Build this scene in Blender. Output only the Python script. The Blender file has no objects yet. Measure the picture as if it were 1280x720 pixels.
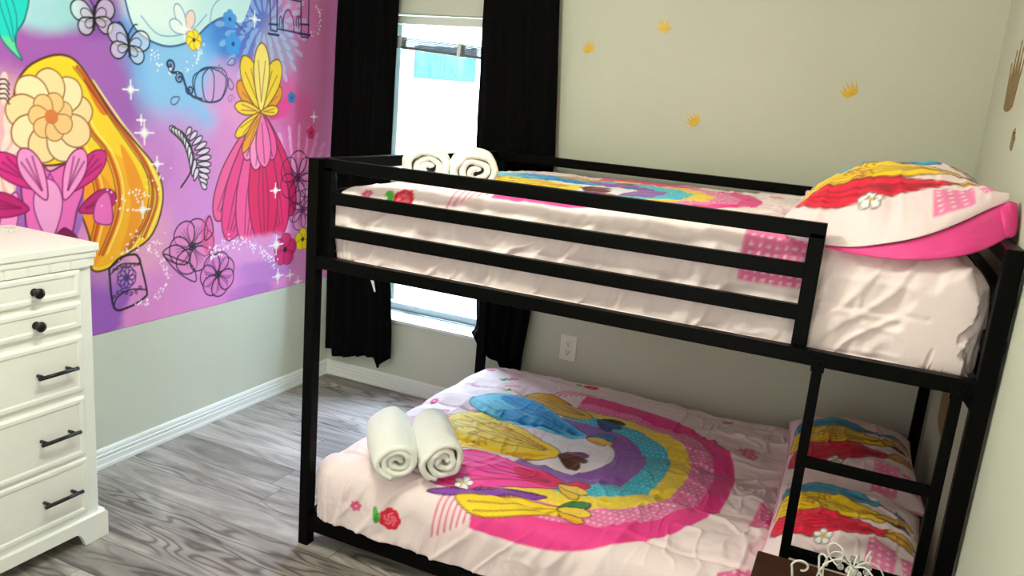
import bpy, bmesh, math, random
import numpy as np
from mathutils import Vector, Matrix
random.seed(7)
PI = math.pi
sc = bpy.context.scene
col = sc.collection

# ------------------------------------------------------------------ camera numbers
CAM = dict(x=1.6383, y=-2.0598, z=1.5771, yaw=0.4114, pitch=-0.2265, roll=0.0872, f=998.58)
XL, XR, W, YF, ZC = -1.0125, 1.976, 1.4841, -2.9, 2.44     # room planes
BL, BD, BW, BH = 1.968, 1.36, 0.0395, 1.3555               # bunk length, depth, tube, height


def cam_axes():
    cy, sy = math.cos(CAM['yaw']), math.sin(CAM['yaw'])
    cp, sp = math.cos(CAM['pitch']), math.sin(CAM['pitch'])
    fw = Vector((-sy * cp, cy * cp, sp))
    r = Vector((cy, sy, 0))
    u = r.cross(fw)
    c, s = math.cos(CAM['roll']), math.sin(CAM['roll'])
    return c * r + s * u, -s * r + c * u, fw


RX, UX, FX = cam_axes()
CO = Vector((CAM['x'], CAM['y'], CAM['z']))


def lin(c):
    c = c / 255.0
    return c / 12.92 if c <= 0.04045 else ((c + 0.055) / 1.055) ** 2.4


def C(r, g, b):
    return (lin(r), lin(g), lin(b))


# ------------------------------------------------------------------ tagging
def tag(o, label=None, cat=None, group=None, kind=None):
    if label:
        o['label'] = label
    if cat:
        o['category'] = cat
    if group:
        o['group'] = group
    if kind:
        o['kind'] = kind
    return o


def empty(name, loc=(0, 0, 0), rz=0.0):
    o = bpy.data.objects.new(name, None)
    col.objects.link(o)
    o.empty_display_size = 0.05
    o.location = loc
    o.rotation_euler = (0, 0, rz)
    return o


def copy_tree(o, parent=None):
    c = o.copy()
    col.objects.link(c)
    if parent is not None:
        c.parent = parent
    for ch in list(o.children):
        copy_tree(ch, c)
    return c


# ------------------------------------------------------------------ materials
def mat(name, color=(0.8, 0.8, 0.8), rough=0.5, metal=0.0, spec=0.5):
    m = bpy.data.materials.new(name)
    m.use_nodes = True
    b = m.node_tree.nodes['Principled BSDF']
    b.inputs['Base Color'].default_value = (*color, 1)
    b.inputs['Roughness'].default_value = rough
    b.inputs['Metallic'].default_value = metal
    b.inputs['Specular IOR Level'].default_value = spec
    return m


def N(m, t, **kw):
    n = m.node_tree.nodes.new(t)
    for k, v in kw.items():
        setattr(n, k, v)
    return n


def L(m, a, b):
    m.node_tree.links.new(a, b)


def bsdf(m):
    return m.node_tree.nodes['Principled BSDF']


def add_bump(m, scale=200, strength=0.2, dist=0.002, detail=3, stretch=None):
    tc = N(m, 'ShaderNodeTexCoord')
    no = N(m, 'ShaderNodeTexNoise')
    no.inputs['Scale'].default_value = scale
    no.inputs['Detail'].default_value = detail
    if stretch:
        mp = N(m, 'ShaderNodeMapping')
        mp.inputs['Scale'].default_value = stretch
        L(m, tc.outputs['Object'], mp.inputs['Vector'])
        L(m, mp.outputs['Vector'], no.inputs['Vector'])
    else:
        L(m, tc.outputs['Object'], no.inputs['Vector'])
    bu = N(m, 'ShaderNodeBump')
    bu.inputs['Strength'].default_value = strength
    bu.inputs['Distance'].default_value = dist
    L(m, no.outputs['Fac'], bu.inputs['Height'])
    L(m, bu.outputs['Normal'], bsdf(m).inputs['Normal'])
    return no


def add_mottle(m, c1, c2, scale=3.0, detail=4, stretch=None):
    tc = N(m, 'ShaderNodeTexCoord')
    no = N(m, 'ShaderNodeTexNoise')
    no.inputs['Scale'].default_value = scale
    no.inputs['Detail'].default_value = detail
    if stretch:
        mp = N(m, 'ShaderNodeMapping')
        mp.inputs['Scale'].default_value = stretch
        L(m, tc.outputs['Object'], mp.inputs['Vector'])
        L(m, mp.outputs['Vector'], no.inputs['Vector'])
    else:
        L(m, tc.outputs['Object'], no.inputs['Vector'])
    rp = N(m, 'ShaderNodeValToRGB')
    rp.color_ramp.elements[0].position = 0.3
    rp.color_ramp.elements[1].position = 0.7
    rp.color_ramp.elements[0].color = (*c1, 1)
    rp.color_ramp.elements[1].color = (*c2, 1)
    L(m, no.outputs['Fac'], rp.inputs['Fac'])
    L(m, rp.outputs['Color'], bsdf(m).inputs['Base Color'])


def painted(name, rough=0.7, bump=0.12, bscale=500, sheen=0.0, spec=0.3):
    m = mat(name, rough=rough, spec=spec)
    a = N(m, 'ShaderNodeAttribute', attribute_name='Col')
    L(m, a.outputs['Color'], bsdf(m).inputs['Base Color'])
    bsdf(m).inputs['Sheen Weight'].default_value = sheen
    if bump:
        add_bump(m, bscale, bump, 0.001)
    return m


M = {}
M['wall'] = mat('wall_paint', C(204, 206, 191), 0.85, spec=0.25)
add_mottle(M['wall'], C(202, 204, 188), C(207, 209, 195), 2.0)
add_bump(M['wall'], 160, 0.12, 0.001)
M['ceiling'] = mat('ceiling_paint', C(235, 233, 228), 0.9)
add_bump(M['ceiling'], 90, 0.3, 0.002)
M['trim'] = mat('trim_white', C(236, 238, 236), 0.45)
add_bump(M['trim'], 30, 0.03, 0.001)
M['vinyl'] = mat('vinyl_backlit_grey', C(128, 136, 142), 0.45)  # frame greyed to look backlit; that shade sits in the base colour
add_bump(M['vinyl'], 30, 0.02, 0.001)
M['marble'] = mat('sill_marble', C(235, 238, 236), 0.25)
add_mottle(M['marble'], C(222, 226, 226), C(242, 244, 242), 14, 6)
M['black'] = mat('black_metal', C(8, 8, 8), 0.38, 0.0, 0.05)
add_bump(M['black'], 700, 0.05, 0.0004)
M['curtain'] = mat('black_curtain', C(7, 7, 8), 0.9, spec=0.08)
add_bump(M['curtain'], 260, 0.35, 0.001, stretch=(1, 1, 3))
M['white_wood'] = mat('dresser_paint', C(246, 247, 244), 0.38)
add_bump(M['white_wood'], 24, 0.05, 0.001, stretch=(1, 4, 1))
M['hardware'] = mat('black_hardware', C(14, 14, 14), 0.35, 0.2)
add_bump(M['hardware'], 400, 0.03, 0.0004)
M['towel'] = mat('towel_terry', C(251, 250, 246), 0.95, spec=0.1)
bsdf(M['towel']).inputs['Sheen Weight'].default_value = 0.3
add_bump(M['towel'], 420, 0.9, 0.003, 5)
M['sheet'] = mat('white_sheet', C(236, 234, 230), 0.85, spec=0.2)
add_bump(M['sheet'], 300, 0.15, 0.001)
M['gold'] = mat('gold_vinyl', C(216, 174, 36), 0.42, 0.05)
add_mottle(M['gold'], C(206, 162, 24), C(228, 186, 48), 30)
M['bronze'] = mat('dull_gold_vinyl', C(138, 104, 50), 0.45, 0.25)
add_mottle(M['bronze'], C(128, 96, 44), C(148, 112, 58), 20)
M['plate'] = mat('outlet_plastic', C(236, 233, 222), 0.35)
add_bump(M['plate'], 60, 0.02, 0.0005)
M['dark_slot'] = mat('outlet_slot', C(40, 38, 36), 0.7)
add_bump(M['dark_slot'], 60, 0.02, 0.0005)
M['wire'] = mat('white_wire', C(232, 230, 224), 0.35)
add_bump(M['wire'], 200, 0.04, 0.0005)
M['bead'] = mat('glass_bead', (0.95, 0.95, 0.97), 0.05)
bsdf(M['bead']).inputs['Transmission Weight'].default_value = 0.85
bsdf(M['bead']).inputs['IOR'].default_value = 1.45
add_bump(M['bead'], 100, 0.02, 0.0004)
M['blind'] = mat('blind_slats', C(104, 106, 112), 0.5)
add_bump(M['blind'], 60, 0.03, 0.0005)
M['blind_light'] = mat('blind_tape', C(225, 228, 222), 0.5)
add_bump(M['blind_light'], 60, 0.03, 0.0005)

# dark walnut
mw = mat('dark_wood', C(58, 32, 22), 0.4)
add_mottle(mw, C(44, 23, 16), C(70, 40, 27), 5, 6, (2, 14, 14))
M['dark_wood'] = mw

# glass pane
mg = bpy.data.materials.new('window_glass')
mg.use_nodes = True
nt = mg.node_tree
nt.nodes.clear()
go = nt.nodes.new('ShaderNodeOutputMaterial')
gm = nt.nodes.new('ShaderNodeMixShader')
gt = nt.nodes.new('ShaderNodeBsdfTransparent')
gg = nt.nodes.new('ShaderNodeBsdfGlossy')
gg.inputs['Roughness'].default_value = 0.02
gt.inputs['Color'].default_value = (0.95, 0.98, 0.98, 1)
gm.inputs['Fac'].default_value = 0.05
nt.links.new(gt.outputs[0], gm.inputs[1])
nt.links.new(gg.outputs[0], gm.inputs[2])
nt.links.new(gm.outputs[0], go.inputs[0])
M['glass'] = mg

# grey vinyl planks running along X
mf = mat('vinyl_planks', rough=0.42, spec=0.4)
tc = N(mf, 'ShaderNodeTexCoord')
sx = N(mf, 'ShaderNodeSeparateXYZ')
L(mf, tc.outputs['Object'], sx.inputs[0])


def math_node(m, op, a=None, b=None, va=None, vb=None):
    n = N(m, 'ShaderNodeMath', operation=op)
    if a is not None:
        L(m, a, n.inputs[0])
    if b is not None:
        L(m, b, n.inputs[1])
    if va is not None:
        n.inputs[0].default_value = va
    if vb is not None:
        n.inputs[1].default_value = vb
    return n.outputs[0]


PW, PLN = 0.155, 1.45
yo = math_node(mf, 'ADD', sx.outputs['Y'], vb=3.0 + 0.128 + 0.0)
yr = math_node(mf, 'DIVIDE', yo, vb=PW)
row = math_node(mf, 'FLOOR', yr)
fy = math_node(mf, 'FRACT', yr)
wn = N(mf, 'ShaderNodeTexWhiteNoise', noise_dimensions='1D')
L(mf, row, wn.inputs['W'])
xo = math_node(mf, 'MULTIPLY', wn.outputs['Value'], vb=PLN)
xs = math_node(mf, 'ADD', sx.outputs['X'], xo)
xs = math_node(mf, 'ADD', xs, vb=10.0)
xr_ = math_node(mf, 'DIVIDE', xs, vb=PLN)
colm = math_node(mf, 'FLOOR', xr_)
fx = math_node(mf, 'FRACT', xr_)
cid = math_node(mf, 'MULTIPLY', colm, vb=17.3)
cid = math_node(mf, 'ADD', cid, row)
wn2 = N(mf, 'ShaderNodeTexWhiteNoise', noise_dimensions='1D')
L(mf, cid, wn2.inputs['W'])
# grain coordinates: stretched along X, shifted per plank
cmb = N(mf, 'ShaderNodeCombineXYZ')
gx = math_node(mf, 'MULTIPLY', sx.outputs['X'], vb=1.5)
sh = math_node(mf, 'MULTIPLY', wn2.outputs['Value'], vb=37.0)
gx = math_node(mf, 'ADD', gx, sh)
gy = math_node(mf, 'MULTIPLY', sx.outputs['Y'], vb=8.5)
L(mf, gx, cmb.inputs[0])
L(mf, gy, cmb.inputs[1])
L(mf, sh, cmb.inputs[2])
n1 = N(mf, 'ShaderNodeTexNoise')
n1.inputs['Scale'].default_value = 1.3
n1.inputs['Detail'].default_value = 8
n1.inputs['Roughness'].default_value = 0.62
n1.inputs['Distortion'].default_value = 1.2
L(mf, cmb.outputs[0], n1.inputs['Vector'])
wv = N(mf, 'ShaderNodeTexNoise')
wv.inputs['Scale'].default_value = 0.8
wv.inputs['Detail'].default_value = 2
L(mf, cmb.outputs[0], wv.inputs['Vector'])
# cathedral rings: fract of noise
rg = math_node(mf, 'MULTIPLY', wv.outputs['Fac'], vb=46.0)
rg = math_node(mf, 'SINE', rg)
rg = math_node(mf, 'POWER', math_node(mf, 'ABSOLUTE', rg), vb=6.0)
r1 = N(mf, 'ShaderNodeValToRGB')
e = r1.color_ramp.elements
e[0].position = 0.26
e[0].color = (*C(98, 90, 87), 1)
e[1].position = 0.70
e[1].color = (*C(196, 189, 185), 1)
k = e.new(0.43)
k.color = (*C(146, 138, 135), 1)
k = e.new(0.55)
k.color = (*C(170, 162, 159), 1)
L(mf, n1.outputs['Fac'], r1.inputs['Fac'])
mixr = N(mf, 'ShaderNodeMixRGB', blend_type='MULTIPLY')
rm = N(mf, 'ShaderNodeTexNoise')
rm.inputs['Scale'].default_value = 0.55
rm.inputs['Detail'].default_value = 2
L(mf, cmb.outputs[0], rm.inputs['Vector'])
mr = N(mf, 'ShaderNodeMapRange')
L(mf, rm.outputs['Fac'], mr.inputs['Value'])
mr.inputs['From Min'].default_value = 0.47
mr.inputs['From Max'].default_value = 0.62
mr.inputs['To Max'].default_value = 0.75
rfac = math_node(mf, 'MULTIPLY', rg, mr.outputs['Result'])
L(mf, rfac, mixr.inputs['Fac'])
L(mf, r1.outputs['Color'], mixr.inputs['Color1'])
mixr.inputs['Color2'].default_value = (*C(112, 101, 98), 1)
tone = N(mf, 'ShaderNodeMapRange')
L(mf, wn2.outputs['Value'], tone.inputs['Value'])
tone.inputs['To Min'].default_value = 0.66
tone.inputs['To Max'].default_value = 1.10
mixt = N(mf, 'ShaderNodeVectorMath', operation='SCALE')
L(mf, mixr.outputs['Color'], mixt.inputs[0])
L(mf, tone.outputs['Result'], mixt.inputs['Scale'])
# joints
jy = math_node(mf, 'LESS_THAN', fy, vb=0.028)
jx = math_node(mf, 'LESS_THAN', fx, vb=0.0022)
jj = math_node(mf, 'MAXIMUM', jy, jx)
mixj = N(mf, 'ShaderNodeMixRGB')
L(mf, math_node(mf, 'MULTIPLY', jj, vb=0.6), mixj.inputs['Fac'])
L(mf, mixt.outputs[0], mixj.inputs['Color1'])
mixj.inputs['Color2'].default_value = (*C(60, 55, 53), 1)
L(mf, mixj.outputs['Color'], bsdf(mf).inputs['Base Color'])
bu = N(mf, 'ShaderNodeBump')
bu.inputs['Strength'].default_value = 0.12
bu.inputs['Distance'].default_value = 0.002
L(mf, n1.outputs['Fac'], bu.inputs['Height'])
L(mf, bu.outputs['Normal'], bsdf(mf).inputs['Normal'])
M['floor'] = mf

# outside
M['siding'] = mat('neighbour_stucco', C(158, 162, 164), 0.9)
add_bump(M['siding'], 20, 0.2, 0.01)
M['pane_dark'] = mat('neighbour_glass', C(38, 56, 60), 1.0, spec=0.0)
add_mottle(M['pane_dark'], C(30, 52, 57), C(46, 58, 61), 4, 4, (6, 1, 1))
M['grass'] = mat('lawn_green', C(140, 165, 130), 0.95)
add_mottle(M['grass'], C(128, 158, 120), C(175, 185, 165), 3)


# ------------------------------------------------------------------ mesh helpers
def link_bm(name, bm, m, parent=None, smooth=False, loc=None):
    me = bpy.data.meshes.new(name)
    bmesh.ops.recalc_face_normals(bm, faces=bm.faces)
    bm.to_mesh(me)
    bm.free()
    me.materials.append(m)
    if smooth:
        for p in me.polygons:
            p.use_smooth = True
    o = bpy.data.objects.new(name, me)
    col.objects.link(o)
    if parent is not None:
        o.parent = parent
    if loc is not None:
        o.location = loc
    return o


def add_box(bm, x0, x1, y0, y1, z0, z1, bev=0.0, seg=2):
    t = bmesh.new()
    bmesh.ops.create_cube(t, size=1)
    for v in t.verts:
        v.co = Vector(((x0 + x1) / 2 + v.co.x * (x1 - x0), (y0 + y1) / 2 + v.co.y * (y1 - y0),
                       (z0 + z1) / 2 + v.co.z * (z1 - z0)))
    if bev > 0:
        bmesh.ops.bevel(t, geom=list(t.edges), offset=bev, segments=seg, affect='EDGES', profile=0.5)
    merge(bm, t)


def merge(bm, t, mtx=None):
    if mtx is not None:
        bmesh.ops.transform(t, matrix=mtx, verts=t.verts)
    me = bpy.data.meshes.new('tmp')
    t.to_mesh(me)
    t.free()
    bm.from_mesh(me)
    bpy.data.meshes.remove(me)


def boxo(name, m, parent, x0, x1, y0, y1, z0, z1, bev=0.003, seg=2):
    bm = bmesh.new()
    add_box(bm, x0, x1, y0, y1, z0, z1, bev, seg)
    return link_bm(name, bm, m, parent)


def add_prism(bm, poly, axis, a0, a1, bev=0.0):
    """extrude a 2D outline (list of pairs) along axis 'x','y' or 'z' from a0 to a1"""
    t = bmesh.new()

    def P(p, a):
        if axis == 'x':
            return (a, p[0], p[1])
        if axis == 'y':
            return (p[0], a, p[1])
        return (p[0], p[1], a)
    v0 = [t.verts.new(P(p, a0)) for p in poly]
    v1 = [t.verts.new(P(p, a1)) for p in poly]
    n = len(poly)
    t.faces.new(v0)
    t.faces.new(list(reversed(v1)))
    for i in range(n):
        t.faces.new((v0[i], v1[i], v1[(i + 1) % n], v0[(i + 1) % n]))
    bmesh.ops.recalc_face_normals(t, faces=t.faces)
    if bev:
        bmesh.ops.bevel(t, geom=list(t.edges), offset=bev, segments=1, affect='EDGES')
    merge(bm, t)


def add_tube(bm, pts, r, seg=10, cap=True, closed=False):
    pts = [Vector(p) for p in pts]
    n = len(pts)
    rad = r if isinstance(r, (list, tuple)) else [r] * n
    rings = []
    up = None
    for i in range(n):
        a = pts[(i - 1) % n] if (closed or i > 0) else pts[i]
        b = pts[(i + 1) % n] if (closed or i < n - 1) else pts[i]
        d = (b - a).normalized()
        if up is None:
            ref = Vector((0, 0, 1)) if abs(d.z) < 0.9 else Vector((1, 0, 0))
            up = (ref - d * ref.dot(d)).normalized()
        else:
            up = (up - d * up.dot(d))
            up = up.normalized() if up.length > 1e-6 else Vector((0, 0, 1))
        s = d.cross(up)
        rings.append([bm.verts.new(pts[i] + rad[i] * (math.cos(2 * PI * k / seg) * up + math.sin(2 * PI * k / seg) * s))
                      for k in range(seg)])
    for i in range(n if closed else n - 1):
        A, B = rings[i], rings[(i + 1) % n]
        for k in range(seg):
            bm.faces.new((A[k], A[(k + 1) % seg], B[(k + 1) % seg], B[k]))
    if cap and not closed:
        bm.faces.new(rings[0])
        bm.faces.new(rings[-1])


def add_lathe(bm, prof, seg=20, mtx=None):
    """prof: list of (r, z) revolved round z"""
    t = bmesh.new()
    rings = []
    for r, z in prof:
        if r < 1e-6:
            rings.append([t.verts.new((0, 0, z))])
        else:
            rings.append([t.verts.new((r * math.cos(2 * PI * k / seg), r * math.sin(2 * PI * k / seg), z)) for k in range(seg)])
    for A, B in zip(rings, rings[1:]):
        for k in range(seg):
            k2 = (k + 1) % seg
            q = [A[k] if len(A) > 1 else A[0], A[k2] if len(A) > 1 else None,
                 B[k2] if len(B) > 1 else B[0], B[k] if len(B) > 1 else None]
            q = [v for v in q if v is not None]
            if len(q) > 2:
                t.faces.new(q)
    for R in (rings[0], rings[-1]):
        if len(R) > 1:
            t.faces.new(R)
    merge(bm, t, mtx)


def mesh_np(name, verts, faces, m, parent=None, colors=None, smooth=True):
    me = bpy.data.meshes.new(name)
    verts = np.asarray(verts, dtype=np.float32)
    faces = np.asarray(faces, dtype=np.int32)
    me.vertices.add(len(verts))
    me.vertices.foreach_set('co', verts.ravel())
    k = faces.shape[1]
    me.loops.add(faces.size)
    me.loops.foreach_set('vertex_index', faces.ravel())
    me.polygons.add(len(faces))
    me.polygons.foreach_set('loop_start', np.arange(0, faces.size, k, dtype=np.int32))
    me.polygons.foreach_set('loop_total', np.full(len(faces), k, dtype=np.int32))
    me.update(calc_edges=True)
    me.validate()
    if colors is not None:
        a = me.color_attributes.new('Col', 'FLOAT_COLOR', 'POINT')
        rgba = np.ones((len(verts), 4), dtype=np.float32)
        rgba[:, :3] = colors
        a.data.foreach_set('color', rgba.ravel())
    me.polygons.foreach_set('use_smooth', np.full(len(faces), smooth, dtype=bool))
    me.materials.append(m)
    o = bpy.data.objects.new(name, me)
    col.objects.link(o)
    if parent is not None:
        o.parent = parent
    return o


def grid_faces(nu, nv, keep=None):
    i, j = np.meshgrid(np.arange(nu - 1), np.arange(nv - 1), indexing='ij')
    a = i * nv + j
    f = np.stack([a, a + nv, a + nv + 1, a + 1], axis=-1).reshape(-1, 4)
    if keep is not None:
        f = f[keep.reshape(-1)]
    return f


# ------------------------------------------------------------------ noise
def vnoise(x, y, seed=0):
    x = np.asarray(x, float)
    y = np.asarray(y, float)
    rs = np.random.RandomState(seed)
    T = rs.rand(256, 256)
    xi = np.floor(x).astype(int)
    yi = np.floor(y).astype(int)
    fx_ = x - xi
    fy_ = y - yi
    u = fx_ * fx_ * fx_ * (fx_ * (fx_ * 6 - 15) + 10)
    v = fy_ * fy_ * fy_ * (fy_ * (fy_ * 6 - 15) + 10)
    g = lambda a, b: T[a & 255, b & 255]
    return (g(xi, yi) * (1 - u) + g(xi + 1, yi) * u) * (1 - v) + (g(xi, yi + 1) * (1 - u) + g(xi + 1, yi + 1) * u) * v - 0.5


def fbm(x, y, o=4, seed=0):
    s = 0
    a = 1.0
    for k_ in range(o):
        s = s + a * vnoise(x * 2 ** k_ + 13.7 * k_, y * 2 ** k_ + 5.1 * k_, seed + k_)
        a *= 0.5
    return s


def ridge(x, y, seed=0):
    """sharp crease network, 0..1, 1 on the crease line"""
    n = vnoise(x, y, seed) * 2
    return np.exp(-(n / 0.16) ** 2)


# ------------------------------------------------------------------ painting on a surface (in surface metres)
def catmull(pts, n=8, closed=False):
    P = [np.array(p, float) for p in pts]
    out = []
    m_ = len(P)
    rng = range(m_) if closed else range(m_ - 1)
    for i in rng:
        p0 = P[(i - 1) % m_] if (closed or i > 0) else P[0]
        p1 = P[i]
        p2 = P[(i + 1) % m_]
        p3 = P[(i + 2) % m_] if (closed or i + 2 < m_) else P[-1]
        for k_ in range(n):
            t = k_ / n
            out.append(0.5 * (2 * p1 + (p2 - p0) * t + (2 * p0 - 5 * p1 + 4 * p2 - p3) * t * t + (3 * p1 - p0 - 3 * p2 + p3) * t ** 3))
    if not closed:
        out.append(P[-1])
    return np.array(out)


class Canvas:
    def __init__(s, U, V, base):
        s.U = U.ravel()
        s.V = V.ravel()
        s.C = np.empty((s.U.size, 3))
        s.C[:] = base
        s.px = 0.004

    def _box(s, u0, u1, v0, v1):
        return np.nonzero((s.U >= u0) & (s.U <= u1) & (s.V >= v0) & (s.V <= v1))[0]

    def mix(s, idx, a, c):
        a = np.asarray(a)[:, None] if np.ndim(a) else a
        s.C[idx] = s.C[idx] * (1 - a) + np.asarray(c) * a

    def fill(s, poly, c, a=1.0, smooth=True, soft=None, tex=None):
        soft = s.px * 0.45 if soft is None else soft
        P = catmull(poly, 6, True) if smooth else np.array(poly, float)
        m_ = soft * 2 + 0.001
        idx = s._box(P[:, 0].min() - m_, P[:, 0].max() + m_, P[:, 1].min() - m_, P[:, 1].max() + m_)
        if idx.size == 0:
            return
        x, y = s.U[idx], s.V[idx]
        ins = np.zeros(idx.size, bool)
        n = len(P)
        dmin = np.full(idx.size, 1e9)
        for i in range(n):
            x1, y1 = P[i]
            x2, y2 = P[(i + 1) % n]
            if y1 != y2:
                c_ = ((y1 > y) != (y2 > y)) & (x < (x2 - x1) * (y - y1) / (y2 - y1) + x1)
                ins ^= c_
            if soft:
                dx, dy = x2 - x1, y2 - y1
                L2 = dx * dx + dy * dy + 1e-12
                t = np.clip(((x - x1) * dx + (y - y1) * dy) / L2, 0, 1)
                dmin = np.minimum(dmin, np.hypot(x - x1 - t * dx, y - y1 - t * dy))
        if soft:
            sd = np.where(ins, -dmin, dmin)
            al = np.clip(0.5 - sd / (2 * soft), 0, 1) * a
        else:
            al = ins * a
        if tex is not None:
            al = al * tex(x, y)
        s.mix(idx, al, c)

    def stroke(s, pts, w, c, a=1.0, smooth=True, closed=False):
        P = catmull(pts, 5, closed) if smooth else np.array(pts, float)
        if closed:
            P = np.vstack([P, P[:1]])
        h = w / 2
        idx = s._box(P[:, 0].min() - w, P[:, 0].max() + w, P[:, 1].min() - w, P[:, 1].max() + w)
        if idx.size == 0:
            return
        x, y = s.U[idx], s.V[idx]
        d = np.full(idx.size, 1e9)
        for i in range(len(P) - 1):
            x1, y1 = P[i]
            dx, dy = P[i + 1] - P[i]
            L2 = dx * dx + dy * dy + 1e-12
            t = np.clip(((x - x1) * dx + (y - y1) * dy) / L2, 0, 1)
            d = np.minimum(d, np.hypot(x - x1 - t * dx, y - y1 - t * dy))
        e_ = s.px * 0.5
        al = np.clip((h + e_ - d) / (2 * e_), 0, 1) * a
        s.mix(idx, al, c)

    def blob(s, c0, ru, rv, c, a=1.0, warp=0.0, wscale=4.0, soft=1.0, seed=3, ang=0.0):
        R = max(ru, rv) * (1.5 + warp)
        idx = s._box(c0[0] - R, c0[0] + R, c0[1] - R, c0[1] + R)
        if idx.size == 0:
            return
        x, y = s.U[idx] - c0[0], s.V[idx] - c0[1]
        ca, sa = math.cos(ang), math.sin(ang)
        x, y = ca * x + sa * y, -sa * x + ca * y
        d = np.hypot(x / ru, y / rv)
        if warp:
            d = d + warp * fbm(s.U[idx] * wscale, s.V[idx] * wscale, 4, seed)
        al = np.clip((1 + soft * 0.5 - d) / soft, 0, 1) if soft else (d < 1) * 1.0
        al = al * al * (3 - 2 * al) * a
        s.mix(idx, al, c)

    def dot(s, c0, r, c, a=1.0):
        s.blob(c0, r, r, c, a, soft=min(1.0, s.px / r))

    def petal(s, c0, ang, ln, wd, c, a=1.0, line=None, lw=0.003, r0=0.0):
        ca, sa = math.cos(ang), math.sin(ang)
        prof = [(r0, 0), (0.25, 0.32), (0.6, 0.5), (0.88, 0.36), (1.0, 0.0), (0.88, -0.36), (0.6, -0.5), (0.25, -0.32)]
        poly = [(c0[0] + ca * p * ln - sa * q * wd, c0[1] + sa * p * ln + ca * q * wd) for p, q in prof]
        if c is not None:
            s.fill(poly, c, a)
        if line is not None:
            s.stroke(poly, lw, line, closed=True)

    def flower(s, c0, r, n, c, a=1.0, line=None, lw=0.003, centre=None, ang=0.3, wd=0.9, rc=0.2):
        for k_ in range(n):
            s.petal(c0, ang + 2 * PI * k_ / n, r, r * wd, c, a, line, lw)
        if centre is not None:
            s.dot(c0, r * rc, centre)

    def line_flower(s, c0, r, n, line, lw=0.003, ang=0.2, fillc=None, a=0.4):
        for k_ in range(n):
            th = ang + 2 * PI * k_ / n
            s.petal(c0, th, r, r * 0.95, fillc, a, line, lw, r0=0.12)
            for q in (-0.22, -0.07, 0.07, 0.22):
                s.stroke([(c0[0] + r * 0.2 * math.cos(th + q), c0[1] + r * 0.2 * math.sin(th + q)),
                          (c0[0] + r * 0.72 * math.cos(th + q * 1.2), c0[1] + r * 0.72 * math.sin(th + q * 1.2))], lw * 0.6, line, 0.7, smooth=False)
        for k_ in range(9):
            th = 2 * PI * k_ / 9
            s.dot((c0[0] + r * 0.13 * math.cos(th), c0[1] + r * 0.13 * math.sin(th)), r * 0.045, line)
        s.dot(c0, r * 0.09, line)


INK = C(18, 10, 28)
WHITE = C(252, 248, 250)
# light levels
SKY, SKY_COL = 44.0, (0.74, 0.90, 1.10)
LAMP, LAMP_SIZE, LAMP_COL, LAMP_LOC = 52.0, 0.12, (1.0, 1.05, 0.82), (0.46, -0.68, 2.22)
FILL, FILL_COL = 17.0, (1.0, 0.99, 0.93)  # added fill from the camera side
EXPO = 0.0
# ================================================================== ROOM
def wall_with_hole():
    bm = bmesh.new()
    y0, y1 = W, W + 0.24
    hx0, hx1, hz0, hz1 = WX0, WX1, WZ0, WZ1
    add_box(bm, XL - 0.12, hx0, y0, y1, -0.1, ZC + 0.1)
    add_box(bm, hx1, XR + 0.12, y0, y1, -0.1, ZC + 0.1)
    add_box(bm, hx0, hx1, y0, y1, hz1, ZC + 0.1)
    add_box(bm, hx0, hx1, y0, y1, -0.1, hz0)
    o = link_bm('wall_back', bm, M['wall'])
    tag(o, kind='structure')


WX0, WX1, WZ0, WZ1 = -0.745, -0.055, 0.382, 1.963
wall_with_hole()
tag(boxo('floor', M['floor'], None, XL - 0.12, XR + 0.12, YF, W + 0.02, -0.08, 0.0, 0), kind='structure')
tag(boxo('ceiling', M['ceiling'], None, XL - 0.12, XR + 0.12, YF, W + 0.16, ZC, ZC + 0.1, 0), kind='structure')
tag(boxo('wall_left', M['wall'], None, XL - 0.12, XL, YF, W, -0.08, ZC, 0), kind='structure')
tag(boxo('wall_right', M['wall'], None, XR, XR + 0.12, YF, W, -0.08, ZC, 0), kind='structure')
tag(boxo('wall_front', M['wall'], None, XL - 0.12, XR + 0.12, YF - 0.12, YF, -0.08, ZC + 0.1, 0), kind='structure')

# ridged baseboards: profile (out from the wall, height)
BP = [(0, 0), (0.015, 0), (0.015, 0.012), (0.0125, 0.018), (0.0125, 0.040), (0.0095, 0.0425), (0.0095, 0.046), (0.0125, 0.0485), (0.0125, 0.058),
      (0.0095, 0.0605), (0.0095, 0.064), (0.011, 0.066), (0.009, 0.076), (0.004, 0.083), (0, 0.083)]
bm = bmesh.new()
add_prism(bm, [(XL + d, z) for d, z in BP], 'y', YF, W)
tag(link_bm('baseboard_left', bm, M['trim']), kind='structure')
bm = bmesh.new()
add_prism(bm, [(W - d, z) for d, z in BP], 'x', XL + 0.013, XR)
tag(link_bm('baseboard_back', bm, M['trim']), kind='structure')
bm = bmesh.new()
add_prism(bm, [(XR - d, z) for d, z in BP], 'y', YF, W - 0.016)
tag(link_bm('baseboard_right', bm, M['trim']), kind='structure')

# window
win = empty('window_1', ((WX0 + WX1) / 2, W + 0.11, WZ0))
tag(win, kind='structure')


def keep(o, parent):
    """parent without moving: the mesh is written in room coordinates"""
    o.parent = parent
    o.matrix_parent_inverse = Matrix.Translation(-Vector(parent.location))
    return o


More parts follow.
